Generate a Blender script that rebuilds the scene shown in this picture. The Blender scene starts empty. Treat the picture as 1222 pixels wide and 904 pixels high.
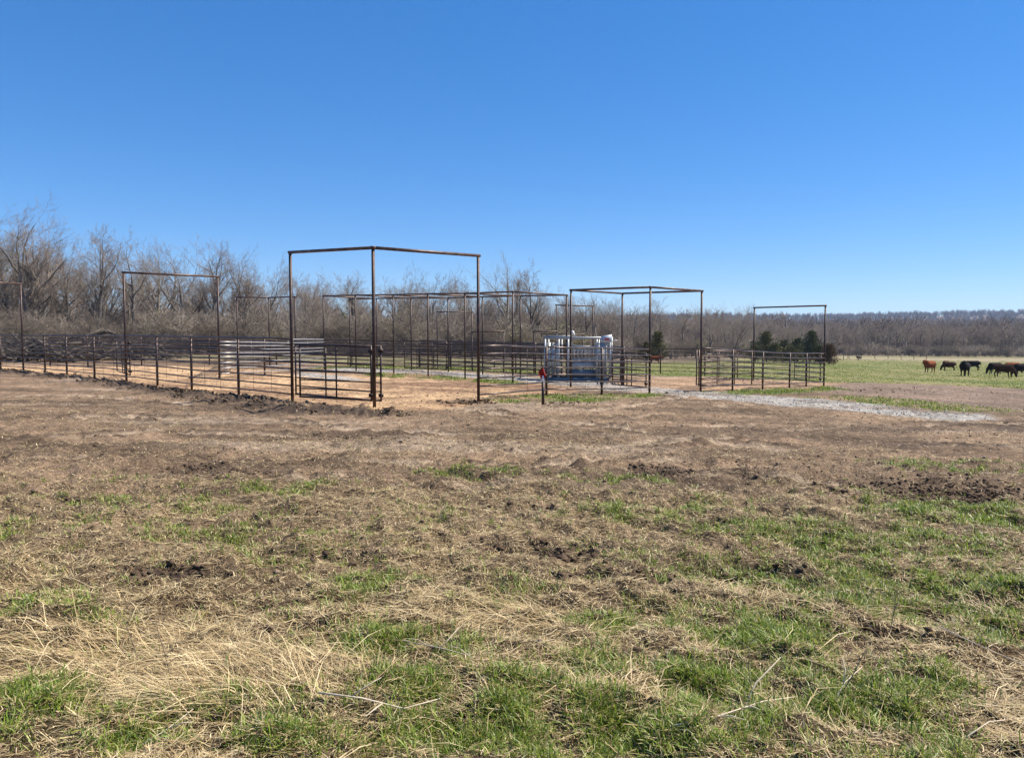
import bpy, bmesh, math, random
import numpy as np
from mathutils import Vector, Matrix
R = math.radians
SC = bpy.context.scene
C = SC.collection
random.seed(7)
rng = np.random.default_rng(11)

# ------------------------------------------------------------------ camera, sky, sun, exposure
CAM_Z, PITCH, F = 1.65, math.atan(47 / 900), 900.0
cam_d = bpy.data.cameras.new('camera'); cam = bpy.data.objects.new('camera', cam_d); C.objects.link(cam)
cam.location = (0, 0, CAM_Z); cam.rotation_euler = (R(90) - PITCH, 0, 0)
cam_d.sensor_width = 36; cam_d.lens = 36 * F / 1222; cam_d.clip_start = 0.05; cam_d.clip_end = 9000
SC.camera = cam
SUN_EL, SUN_AZ = 54, 76          # azimuth clockwise from the view direction
w = bpy.data.worlds.new('World'); SC.world = w; w.use_nodes = True
nt = w.node_tree; nt.nodes.clear()
sky = nt.nodes.new('ShaderNodeTexSky'); sky.sky_type = 'NISHITA'; sky.sun_disc = False
sky.sun_elevation = R(SUN_EL); sky.sun_rotation = R(SUN_AZ)
sky.altitude = 300; sky.air_density = .8; sky.dust_density = 0.05; sky.ozone_density = 8
hs = nt.nodes.new('ShaderNodeHueSaturation'); hs.inputs['Saturation'].default_value = 1.42; hs.inputs['Hue'].default_value = .507
ga = nt.nodes.new('ShaderNodeGamma'); ga.inputs[1].default_value = .7
bg = nt.nodes.new('ShaderNodeBackground'); bg.inputs['Strength'].default_value = 0.15
wo = nt.nodes.new('ShaderNodeOutputWorld')
nt.links.new(sky.outputs[0], ga.inputs[0]); nt.links.new(ga.outputs[0], hs.inputs['Color']); nt.links.new(hs.outputs[0], bg.inputs[0]); nt.links.new(bg.outputs[0], wo.inputs[0])
sl = bpy.data.lights.new('sun', 'SUN'); sl.energy = 5.0; sl.angle = R(0.5); sl.color = (1.0, 0.93, 0.82)
sun = bpy.data.objects.new('sun', sl); C.objects.link(sun)
sd = Vector((math.sin(R(SUN_AZ)) * math.cos(R(SUN_EL)), math.cos(R(SUN_AZ)) * math.cos(R(SUN_EL)), math.sin(R(SUN_EL))))
sun.rotation_euler = sd.to_track_quat('Z', 'Y').to_euler(); sun.location = sd * 50
vs = SC.view_settings
vs.view_transform = 'Standard'; vs.look = 'None'; vs.gamma = 1; vs.exposure = 0.85; vs.use_curve_mapping = False
SC.cycles.max_bounces = 5; SC.cycles.diffuse_bounces = 2; SC.cycles.glossy_bounces = 2
SC.cycles.transmission_bounces = 2; SC.cycles.volume_bounces = 0; SC.cycles.transparent_max_bounces = 4

# ------------------------------------------------------------------ noise
def _h(ix, iy, s):
    n = (ix.astype(np.int64) * 374761393 + iy.astype(np.int64) * 668265263 + s * 1274126177) & 0x7fffffff
    n = ((n ^ (n >> 13)) * 1274126177) & 0x7fffffff
    return ((n ^ (n >> 16)) & 0xffff) / 65535.0
def vnoise(x, y, s=0):
    x0 = np.floor(x); y0 = np.floor(y); fx = x - x0; fy = y - y0
    ux = fx * fx * (3 - 2 * fx); uy = fy * fy * (3 - 2 * fy)
    a = _h(x0, y0, s); b = _h(x0 + 1, y0, s); c = _h(x0, y0 + 1, s); d = _h(x0 + 1, y0 + 1, s)
    return (a + (b - a) * ux) * (1 - uy) + (c + (d - c) * ux) * uy
def fbm(x, y, sc, oc=3, s=0, g=.5):
    v = 0; a = 1; t = 0; ca, sa = .8, .6
    x = x / sc; y = y / sc
    for i in range(oc):
        v = v + a * vnoise(x, y, s + i * 17); t += a; a *= g
        x, y = (x * ca - y * sa) * 2.03 + 11.3, (x * sa + y * ca) * 2.03 - 7.1
    return v / t * 2 - 1
def sst(a, b, x):
    t = np.clip((x - a) / (b - a), 0, 1); return t * t * (3 - 2 * t)

# ------------------------------------------------------------------ picture to place: only used to find where things stand
def P(px, py, D):
    """the point at world depth y=D seen at pixel (px, py) of the 1222x904 photograph"""
    u = (px - 611) / F; v = (452 - py) / F
    dy = math.cos(PITCH) + v * math.sin(PITCH); dz = -math.sin(PITCH) + v * math.cos(PITCH)
    s = D / dy
    return (u * s, D, CAM_Z + dz * s)

# posts: name -> (px, base y, depth); depth comes from the post's apparent height
K = {}
for k, v in dict(
    a0=(447, 491, 16.9), a1=(571, 479, 18.8), a2=(349, 477.5, 18.8),
    l1=(285, 472, 20.7), l2=(229, 465.5, 22.6), l3=(188, 460, 24.3), l4=(151, 455, 25.9), l5=(113, 451, 27.5),
    l6=(80, 448, 29.1), l7=(54, 444.5, 30.3), l8=(28, 443, 31.6), l9=(1, 440.5, 33.0), l10=(-60, 437, 36),
    g1=(262, 450, 27.7), r1=(652, 472, 21.6), r2=(718, 472, 23.4), b0=(775, 469.5, 25.7), b1=(836, 467, 27.7),
    b2=(681, 462, 28.2), b3=(742, 458, 30.4), r3=(874, 466.5, 29.0), r4=(910, 465, 30.6), r5=(942, 462.5, 32.0),
    r6=(962, 461.5, 33.1), c0=(983, 461, 34.0), c1=(899, 453.5, 37.9),
    f1=(612, 456.5, 30.3), f2=(555, 452, 32.4), f3=(511, 449.7, 33.5), f4=(470, 444.5, 35.0), f5=(425, 442.5, 36.5),
    f6=(387, 441, 37.7), k1=(621, 450, 34.0), k2=(576, 447, 35.7), k3=(535, 444, 37.6), k4=(491, 441, 38.9), k5=(450, 439.5, 40.2),
    k6=(418, 438.5, 41.2), i1=(316, 449, 30.5), 
    p0=(60, 437, 37.5), p1=(105, 437, 38), p2=(169, 436, 39.5), p3=(250, 435.5, 41.5), p4=(330, 436, 43.5), p5=(420, 437, 45), p6=(500, 438.5, 46),
    p7=(590, 440.5, 46.5), p8=(660, 442.5, 46), p9=(745, 446, 44), p10=(788, 447, 43), p11=(841, 447, 41.5),
    h1=(28, 443, 31.6)).items():
    K[k] = v

def base_T(x, y):
    x = np.asarray(x, float); y = np.asarray(y, float)
    zx = np.where(x > 0, -3.4 * np.tanh(.028 * x / 3.4), .30 * (1 - np.exp(np.minimum(x, 0) / 11)))
    zy = -.8 * (1 - np.exp(-np.maximum(y - 20, 0) / 55))
    zy = zy * sst(-30, 25, x)
    return zx + zy + .03
kp = np.array([P(*v) for v in K.values()])
_d2 = ((kp[:, None, :2] - kp[None, :, :2]) ** 2).sum(-1)
S2 = 2 * 4.5 ** 2
RW = np.linalg.solve(np.exp(-_d2 / S2) + .12 * np.eye(len(kp)), kp[:, 2] - base_T(kp[:, 0], kp[:, 1]))
def T(x, y):
    """smooth lie of the land"""
    x = np.asarray(x, float); y = np.asarray(y, float)
    z = base_T(x, y)
    m = (np.abs(x) < 60) & (y > -5) & (y < 75)
    if np.any(m):
        xm = x[m]; ym = y[m]; a = np.zeros_like(xm)
        for (kx, ky, _), wgt in zip(kp, RW):
            a += wgt * np.exp(-((xm - kx) ** 2 + (ym - ky) ** 2) / S2)
        z = z.copy(); z[m] += a
    yy_ = np.hypot(x * .35, y); hill = sst(420, 1000, yy_)
    z = z + hill * (16 + 5 * fbm(x, y, 420, 2, 3) + .006 * np.clip(x, -400, 700)) + sst(1250, 2000, yy_) * (44 + 9 * fbm(x, y, 600, 2, 8))
    return z
def T1(x, y): return float(T(np.array([x]), np.array([y]))[0])
def G(px, py):
    """where the ray through a pixel meets the ground"""
    D = np.concatenate([np.arange(1.5, 60, .05), np.arange(60, 400, .5)])
    u = (px - 611) / F; v = (452 - py) / F
    dy = math.cos(PITCH) + v * math.sin(PITCH); dz = -math.sin(PITCH) + v * math.cos(PITCH)
    s = D / dy
    dzv = CAM_Z + dz * s - T(u * s, D)
    i = np.argmax(dzv < 0) if np.any(dzv < 0) else len(D) - 1
    return (u * s[i], D[i])
def poly(pts): return np.array([G(*p) for p in pts])
def inside(pl, x, y, soft, ns=1.0, seed=0):
    """soft membership of a ground polygon, its rim broken by noise"""
    b = (x > pl[:, 0].min() - 4) & (x < pl[:, 0].max() + 4) & (y > pl[:, 1].min() - 4) & (y < pl[:, 1].max() + 4)
    out = np.zeros_like(x)
    if not b.any(): return out
    xx = x[b]; yy = y[b]
    ins = np.zeros(len(xx), bool); dm = np.full(len(xx), 1e9)
    for i in range(len(pl)):
        x1, y1 = pl[i]; x2, y2 = pl[(i + 1) % len(pl)]
        c = ((y1 > yy) != (y2 > yy)) & (xx < (x2 - x1) * (yy - y1) / (y2 - y1 + 1e-12) + x1)
        ins ^= c
        L = (x2 - x1) ** 2 + (y2 - y1) ** 2 + 1e-9
        t = np.clip(((xx - x1) * (x2 - x1) + (yy - y1) * (y2 - y1)) / L, 0, 1)
        dm = np.minimum(dm, np.hypot(xx - x1 - t * (x2 - x1), yy - y1 - t * (y2 - y1)))
    sd_ = np.where(ins, dm, -dm) + fbm(xx, yy, 1.1, 3, 91 + seed) * ns * .6
    out[b] = sst(-soft, soft, sd_)
    return out

# zones of the ground
Z_CLAY = poly([(-120, 436), (0, 441), (60, 446), (113, 452), (188, 461), (285, 473), (349, 479), (447, 492), (520, 488), (571, 481), (652, 473), (690, 466),
               (681, 462), (612, 455.5), (555, 450.5), (511, 448), (470, 446), (425, 447), (350, 444), (300, 440.5), (200, 437), (100, 437)])
Z_ROAD = poly([(1185, 500), (1120, 500), (1000, 490), (900, 481), (800, 471.5), (720, 464.5), (670, 459.5), (612, 454.5), (555, 450), (511, 447), (470, 444.5), (425, 443), (390, 442),
               (395, 439), (440, 439.5), (500, 441.5), (560, 444.5), (620, 448.5), (680, 453), (740, 458.5), (800, 464.5), (870, 468.5), (950, 474), (1030, 481), (1100, 488.5), (1180, 495)])
Z_PAD = poly([(352, 443), (440, 452.5), (425, 454), (352, 449)])
Z_G = [poly([(690, 479), (600, 480), (580, 478), (600, 475), (660, 472), (718, 471.5), (790, 469.5), (780, 474)]),
       poly([(425, 446), (470, 446), (560, 451.5), (625, 457), (611, 458.5), (540, 453.5), (440, 448.5)]),
       poly([(360, 440), (400, 436), (560, 438), (660, 441), (655, 447), (560, 443), (470, 440.5)]),
       poly([(838, 467.5), (880, 466.8), (985, 461.5), (1010, 464), (960, 468), (890, 472)]),
       poly([(960, 476), (1000, 471), (1100, 478), (1200, 488), (1200, 497), (1100, 489), (1000, 478)])]
Z_BAND = poly([(985, 460), (1010, 456), (1100, 458.5), (1222, 464), (1330, 468), (1400, 500), (1222, 492), (1190, 488), (1100, 478), (1000, 470), (970, 466)])
Z_RDIRT = poly([(775, 469), (690, 462), (742, 456.5), (775, 451), (841, 449), (899, 452), (960, 455), (1010, 456), (983, 461.5), (910, 465), (836, 467)])
Z_FIELD = poly([(690, 450), (742, 447), (790, 449), (841, 449), (900, 452), (985, 456), (1100, 458), (1222, 464), (1700, 480), (1700, 426), (1000, 426), (700, 431)])
Z_BERM = poly([(-80, 440), (0, 441), (54, 446), (113, 452.5), (188, 462), (285, 474), (349, 481), (430, 491), (470, 492), (468, 496), (440, 498), (380, 495), (285, 488), (188, 471), (113, 457.5), (0, 443.5)])
# green patches of the foreground: px, py, half width, half height in the photograph
GP = [(412, 694, 62, 15, 1), (500, 782, 75, 26, .8), (60, 735, 75, 20, .55), (60, 850, 110, 40, .9), (190, 850, 90, 32, .9), (730, 742, 60, 14, .6),
      (1080, 712, 170, 34, .75), (890, 755, 110, 34, .7), (860, 825, 90, 30, .9), (560, 860, 190, 45, .9), (770, 880, 150, 40, .85), (1010, 855, 130, 35, .7), (1150, 615, 100, 20, .8),
      (1010, 640, 160, 22, .5), (340, 583, 45, 12, .55), (780, 618, 90, 16, .45), (180, 600, 120, 10, .35), (40, 630, 60, 14, .4), (740, 575, 80, 7, .4), (700, 800, 60, 20, .5),
      (1180, 760, 80, 20, .6), (250, 640, 120, 10, .25), (1195, 690, 60, 20, .8), (560, 565, 60, 6, .3), (120, 885, 120, 20, .7), (330, 893, 70, 18, .6), (1150, 560, 90, 10, .3), (760, 720, 30, 8, .5),
      (925, 700, 60, 12, .7), (640, 700, 40, 8, .3), (1100, 830, 80, 14, .5)]
GPW = []
for px, py, hw, hh, s in GP:
    gx, gy = G(px, py); gx2, _ = G(px + hw, py); _, gy1 = G(px, py - hh); _, gy2 = G(px, min(py + hh, 930))
    GPW.append((gx, (gy1 + gy2) / 2, abs(gx2 - gx), (gy1 - gy2) / 2, s))
def green_mask(x, y):
    m = np.zeros_like(x)
    for gx, gy, a, b, s in GPW:
        d = np.sqrt(((x - gx) / a) ** 2 + ((y - gy) / b) ** 2)
        m = np.maximum(m, s * (1 - sst(.4, 1.35, d + .7 * fbm(x, y, .5, 3, 5))))
    bgm = .55 * sst(.0, .45, fbm(x, y, .8, 4, 6)) * (.15 + .85 * sst(-.2, 1.8, x + .5 * (4 - y))) * (1 - sst(6.5, 9.5, y))
    return np.maximum(m, bgm)
SP = [(195, 682, 75, 9, 1), (660, 655, 95, 12, .8), (720, 688, 90, 9, .9), (905, 680, 60, 14, .8), (1200, 694, 35, 14, .9), (1130, 585, 95, 12, .8), (700, 812, 60, 16, .6), (735, 775, 40, 10, .6),
      (420, 865, 40, 16, .5), (960, 735, 30, 8, .6), (1080, 757, 60, 7, .7), (780, 745, 60, 6, .5), (380, 660, 100, 6, .5), (100, 598, 60, 5, .4), (250, 560, 90, 5, .5), (790, 563, 60, 8, .6), (640, 607, 90, 6, .4), (850, 625, 60, 5, .4)]
SPW = []
for px, py, hw, hh, s in SP:
    gx, gy = G(px, py); gx2, _ = G(px + hw, py); _, gy1 = G(px, py - hh); _, gy2 = G(px, min(py + hh, 930))
    SPW.append((gx, (gy1 + gy2) / 2, abs(gx2 - gx), (gy1 - gy2) / 2, s))
def soil_mask(x, y):
    m = np.zeros_like(x)
    for gx, gy, a, b, s in SPW:
        d = np.sqrt(((x - gx) / a) ** 2 + ((y - gy) / b) ** 2)
        m = np.maximum(m, s * (1 - sst(.4, 1.2, d + .6 * fbm(x, y, .35, 3, 25))))
    return m
def fore_mask(x, y):
    """1 in the mown grass of the foreground, 0 on the bare dirt"""
    r = y + fbm(x, y, 2.2, 3, 40) * 1.6 - .12 * np.maximum(x, 0)
    return 1 - sst(6.6, 9.0, r)
def relief(x, y):
    near = (1 - sst(9, 15, y))
    z = near * (.05 * fbm(x, y, 1.3, 2, 60) + .105 * fbm(x, y, .42, 3, 61, .6))
    fo = fore_mask(x, y)
    z += near * (.05 * fbm(x, y, .13, 3, 62, .6)) * (.55 + .45 * fo)
    fr = (y > 5) & (y < 60) & (np.abs(x) < 60)
    if fr.any():
        xx, yy = x[fr], y[fr]
        s = .045 * fbm(xx * .35 + 4, yy, .5, 3, 63) + .03 * fbm(xx, yy, .2, 3, 64, .6)
        z[fr] += 1.3 * s * sst(5, 9, yy) * (1 - sst(40, 60, yy))
    z -= .05 * soil_mask(x, y) * near
    return z
TRK = [(poly(p), w_, d_) for p, w_, d_ in [([(-60, 505), (120, 496), (300, 500), (450, 512), (620, 520), (800, 508), (1000, 506), (1300, 520)], .22, 1), ([(-60, 530), (140, 517), (330, 519), (500, 530), (700, 534), (900, 522), (1100, 528), (1300, 545)], .2, 1),
    ([(-60, 475), (100, 470), (260, 486), (450, 503), (640, 497), (760, 484), (820, 473)], .25, .8), ([(-60, 486), (90, 481), (240, 494), (420, 512), (600, 510), (760, 497), (900, 482)], .22, .8),
    ([(-60, 548), (150, 545), (400, 551), (611, 557), (800, 545), (1000, 556), (1300, 575)], .16, .9), ([(-60, 566), (200, 570), (420, 574), (600, 580), (820, 566), (1000, 578)], .14, .7),
    ([(560, 490), (700, 505), (860, 530), (1000, 540), (1300, 535)], .2, 1), ([(600, 545), (760, 527), (950, 512), (1150, 505), (1300, 505)], .2, .8)]]
def tracks(x, y):
    """worn wheel tracks: (pale floor, dark rim)"""
    fl = np.zeros_like(x); rm = np.zeros_like(x)
    b = (y > 6) & (y < 40) & (np.abs(x) < 40)
    if not b.any(): return fl, rm
    xx = x[b]; yy = y[b]; xw = xx + .25 * fbm(xx, yy, 2.0, 2, 201); yw = yy + .30 * fbm(xx, yy, 2.2, 3, 202)
    f = np.zeros_like(xx); r = np.zeros_like(xx)
    for pl, wd, st in TRK:
        dm = np.full(len(xx), 1e9)
        for i in range(len(pl) - 1):
            x1, y1 = pl[i]; x2, y2 = pl[i + 1]; L = (x2 - x1) ** 2 + (y2 - y1) ** 2
            t = np.clip(((xw - x1) * (x2 - x1) + (yw - y1) * (y2 - y1)) / L, 0, 1)
            dm = np.minimum(dm, np.hypot(xw - x1 - t * (x2 - x1), yw - y1 - t * (y2 - y1)))
        br = sst(-.35, .25, fbm(xx, yy, 1.8, 3, 203 + int(wd * 100)))
        f = np.maximum(f, st * br * (1 - sst(wd * .6, wd, dm))); r = np.maximum(r, st * (.3 + .7 * br) * sst(wd * .7, wd * 1.05, dm) * (1 - sst(wd * 1.2, wd * 1.9, dm)))
    fl[b] = f; rm[b] = r
    return fl, rm
_berm = lambda x, y: inside(Z_BERM, x, y, .35, .5)
def H(x, y):
    x = np.asarray(x, float); y = np.asarray(y, float)
    z = T(x, y) + relief(x, y)
    b = _berm(x, y)
    f_, r_ = tracks(x, y); z += -.025 * f_ + r_ * (.03 + .06 * fbm(x, y, .22, 3, 71))
    z += b * (.07 + .16 * fbm(x, y, .22, 3, 70, .65))
    return z
def H1(x, y): return float(H(np.array([x]), np.array([y]))[0])

# ------------------------------------------------------------------ materials
MATS = {}
def newmat(name):
    m = bpy.data.materials.new(name); m.use_nodes = True; MATS[name] = m
    return m, m.node_tree, m.node_tree.nodes['Principled BSDF']
def noise_node(t, sc, det=4, rough=.6, vec=None):
    n = t.nodes.new('ShaderNodeTexNoise'); n.inputs['Scale'].default_value = sc; n.inputs['Detail'].default_value = det
    n.inputs['Roughness'].default_value = rough
    if vec: t.links.new(vec, n.inputs['Vector'])
    return n
def ramp(t, fac, stops):
    r = t.nodes.new('ShaderNodeValToRGB'); t.links.new(fac, r.inputs[0])
    els = r.color_ramp.elements
    while len(els) < len(stops): els.new(.5)
    for e, (p, c) in zip(els, stops): e.position = p; e.color = (*c, 1)
    return r
def speckled(name, c1, c2, scale, rough=.8, metal=0, bump=0, bscale=None, world=True, spec=.5, c3=None):
    m, t, b = newmat(name)
    v = t.nodes.new('ShaderNodeTexCoord').outputs['Object'] if not world else t.nodes.new('ShaderNodeNewGeometry').outputs['Position']
    n = noise_node(t, scale, 5, .65, v)
    st = [(.32, c1), (.66, c2)] if c3 is None else [(.3, c1), (.52, c2), (.72, c3)]
    r = ramp(t, n.outputs[0], st); t.links.new(r.outputs[0], b.inputs['Base Color'])
    b.inputs['Roughness'].default_value = rough; b.inputs['Metallic'].default_value = metal
    b.inputs['Specular IOR Level'].default_value = spec
    if bump:
        n2 = noise_node(t, bscale or scale * 3, 4, .6, v); bp = t.nodes.new('ShaderNodeBump'); bp.inputs['Strength'].default_value = bump
        bp.inputs['Distance'].default_value = .02
        t.links.new(n2.outputs[0], bp.inputs['Height']); t.links.new(bp.outputs[0], b.inputs['Normal'])
    return m
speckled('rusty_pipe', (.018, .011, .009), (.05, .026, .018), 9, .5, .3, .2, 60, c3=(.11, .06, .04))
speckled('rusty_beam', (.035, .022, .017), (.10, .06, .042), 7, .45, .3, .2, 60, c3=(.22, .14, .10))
speckled('painted_glint_steel', (.30, .28, .26), (.48, .46, .43), 6, .35, .4)  # sun glint on the inner fence rails, put into a pale base colour
speckled('rail_steel', (.03, .021, .018), (.08, .056, .046), 6, .38, .5, .1, 60, c3=(.19, .15, .13))
speckled('gate_steel', (.016, .01, .008), (.05, .025, .018), 8, .45, .35, .1, 60)
speckled('blue_steel', (.29, .30, .305), (.44, .45, .45), 5, .42, .35, .1, 40)
speckled('dark_blue_steel', (.12, .135, .155), (.18, .195, .22), 5, .5, .3, .1, 40)
speckled('white_sign', (.42, .46, .50), (.56, .6, .63), 5, .5)
speckled('red_print', (.55, .06, .05), (.62, .09, .08), 20, .6)
speckled('blue_print', (.08, .14, .4), (.1, .18, .46), 20, .6)
speckled('rubber_black', (.02, .02, .02), (.04, .04, .04), 20, .8)
speckled('red_cloth', (.34, .025, .018), (.5, .045, .025), 30, .8)
speckled('white_pvc', (.7, .7, .68), (.8, .8, .8), 20, .5)
speckled('bark', (.085, .072, .06), (.21, .18, .15), 2.5, .9, 0, .5, 12, world=False)
speckled('twig', (.17, .135, .105), (.32, .26, .205), .8, .9, 0, 0, world=False)
speckled('pale_bark', (.20, .165, .125), (.36, .30, .24), 2.5, .9, 0, .4, 12, world=False)
speckled('brush_twig', (.10, .078, .058), (.25, .20, .155), .8, .9, world=False)
speckled('ridge_twig', (.07, .06, .06), (.16, .135, .125), .03, .95)
speckled('far_twig', (.085, .065, .05), (.34, .265, .21), .06, .95)
speckled('olive_leaf', (.15, .14, .06), (.27, .245, .11), .9, .8, world=False)
speckled('cedar_leaf', (.05, .058, .022), (.16, .155, .06), 2.2, .9, world=False)
speckled('cedar_olive', (.07, .075, .02), (.18, .155, .05), 2.2, .9, world=False)
speckled('cedar_rust', (.10, .05, .02), (.17, .10, .045), 2.2, .9, world=False)
speckled('dead_wood', (.035, .027, .02), (.12, .095, .07), 3, .9, 0, .4, 12)
speckled('bleached_wood', (.42, .34, .24), (.62, .52, .38), 20, .85)
speckled('dry_stalk', (.12, .085, .055), (.22, .16, .11), 20, .85)
speckled('black_coat', (.005, .0045, .0045), (.014, .011, .010), 6, .9, spec=.12)
speckled('red_coat', (.12, .034, .014), (.24, .07, .025), 3, .9, spec=.1)
speckled('brown_coat', (.022, .011, .008), (.06, .024, .013), 3, .9, spec=.1)
speckled('clod', (.11, .076, .052), (.22, .155, .105), 3.0, 1, 0, .6, 50, c3=(.33, .245, .175), spec=.1)
speckled('dark_clod', (.06, .04, .027), (.15, .104, .07), 9.0, 1, 0, .8, 70, spec=.05)

def attr_mat(name, transl=0, rough=.8, spec=.3):
    m, t, b = newmat(name)
    a = t.nodes.new('ShaderNodeAttribute'); a.attribute_name = 'Col'
    t.links.new(a.outputs['Color'], b.inputs['Base Color']); b.inputs['Roughness'].default_value = rough
    b.inputs['Specular IOR Level'].default_value = spec
    if transl:
        tr = t.nodes.new('ShaderNodeBsdfTranslucent'); t.links.new(a.outputs['Color'], tr.inputs[0])
        mx = t.nodes.new('ShaderNodeMixShader'); mx.inputs[0].default_value = transl
        t.links.new(b.outputs[0], mx.inputs[1]); t.links.new(tr.outputs[0], mx.inputs[2])
        t.links.new(mx.outputs[0], t.nodes['Material Output'].inputs[0])
    return m
attr_mat('straw_blade', .25, .6, .4); attr_mat('grass_blade', .35, .5, .5)
# ground: zone colours live in the mesh, grain comes from world-space noise
m, t, b = newmat('ground_soil')
a = t.nodes.new('ShaderNodeAttribute'); a.attribute_name = 'Col'
geo = t.nodes.new('ShaderNodeNewGeometry').outputs['Position']
n1 = noise_node(t, 6, 8, .78, geo); n2 = noise_node(t, 1.1, 5, .65, geo); n3 = noise_node(t, 45, 3, .7, geo)
r1 = ramp(t, n1.outputs[0], [(.30, (.34, .32, .30)), (.5, (.95, .95, .95)), (.70, (1.65, 1.62, 1.58))])
r2 = ramp(t, n2.outputs[0], [(.3, (.78, .77, .76)), (.7, (1.2, 1.2, 1.2))])
r3 = ramp(t, n3.outputs[0], [(.32, (.42, .40, .38)), (.66, (1.5, 1.5, 1.46))])
col = a.outputs['Color']
for r_ in (r1, r2, r3):
    mx = t.nodes.new('ShaderNodeMix'); mx.data_type = 'RGBA'; mx.blend_type = 'MULTIPLY'; mx.inputs[0].default_value = 1
    t.links.new(col, mx.inputs[6]); t.links.new(r_.outputs[0], mx.inputs[7]); col = mx.outputs[2]
t.links.new(col, b.inputs['Base Color']); b.inputs['Roughness'].default_value = .95; b.inputs['Specular IOR Level'].default_value = .15
bp = t.nodes.new('ShaderNodeBump'); bp.inputs['Strength'].default_value = 1; bp.inputs['Distance'].default_value = .07
t.links.new(n1.outputs[0], bp.inputs['Height'])
bp2 = t.nodes.new('ShaderNodeBump'); bp2.inputs['Strength'].default_value = .7; bp2.inputs['Distance'].default_value = .01
t.links.new(n3.outputs[0], bp2.inputs['Height']); t.links.new(bp.outputs[0], bp2.inputs['Normal']); t.links.new(bp2.outputs[0], b.inputs['Normal'])

# ------------------------------------------------------------------ mesh helpers
def mesh_np(name, verts, quads=None, tris=None, mat=None, smooth=True, colors=None):
    me = bpy.data.meshes.new(name)
    verts = np.asarray(verts, np.float32)
    nq = 0 if quads is None else len(quads); ntr = 0 if tris is None else len(tris)
    me.vertices.add(len(verts)); me.vertices.foreach_set('co', verts.ravel())
    li = []; ls = []
    if nq: li.append(np.asarray(quads, np.int32).ravel()); ls.append(np.arange(nq) * 4)
    if ntr: li.append(np.asarray(tris, np.int32).ravel()); ls.append(nq * 4 + np.arange(ntr) * 3)
    li = np.concatenate(li); ls = np.concatenate(ls).astype(np.int32)
    me.loops.add(len(li)); me.loops.foreach_set('vertex_index', li)
    me.polygons.add(nq + ntr); me.polygons.foreach_set('loop_start', ls)
    me.update(calc_edges=True)
    if smooth: me.polygons.foreach_set('use_smooth', np.ones(nq + ntr, bool))
    if colors is not None:
        at = me.color_attributes.new('Col', 'FLOAT_COLOR', 'POINT')
        c = np.ones((len(verts), 4), np.float32); c[:, :3] = colors
        at.data.foreach_set('color', c.ravel())
    if mat: me.materials.append(MATS[mat])
    return me
def link(name, me, parent=None, loc=None):
    o = bpy.data.objects.new(name, me); C.objects.link(o)
    if parent: o.parent = parent
    if loc is not None: o.location = loc
    return o
def tag(o, label=None, cat=None, group=None, kind=None):
    if label: o['label'] = label
    if cat: o['category'] = cat
    if group: o['group'] = group
    if kind: o['kind'] = kind
    return o
def empty(name, loc, rz=0):
    o = bpy.data.objects.new(name, None); C.objects.link(o); o.location = loc; o.rotation_euler = (0, 0, rz); o.empty_display_size = .2
    return o
def seg_tubes(segs, sides=3):
    """segs (N,8): p0 p1 r0 r1 -> open tubes"""
    s = np.asarray(segs, float); N = len(s)
    p0, p1, r0, r1 = s[:, :3], s[:, 3:6], s[:, 6], s[:, 7]
    d = p1 - p0; d /= np.linalg.norm(d, axis=1, keepdims=True) + 1e-9
    up = np.where(np.abs(d[:, 2:3]) < .9, np.array([[0, 0, 1.]]), np.array([[1., 0, 0]]))
    a = np.cross(d, up); a /= np.linalg.norm(a, axis=1, keepdims=True) + 1e-9
    b_ = np.cross(d, a)
    an = np.arange(sides) * 2 * math.pi / sides
    ring = a[:, None] * np.cos(an)[None, :, None] + b_[:, None] * np.sin(an)[None, :, None]
    v = np.concatenate([p0[:, None] + ring * r0[:, None, None], p1[:, None] + ring * r1[:, None, None]], 1).reshape(-1, 3)
    i = np.arange(sides); j = (i + 1) % sides
    q = np.stack([i, j, j + sides, i + sides], 1)[None] + (np.arange(N) * 2 * sides)[:, None, None]
    return v, q.reshape(-1, 4)
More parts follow.
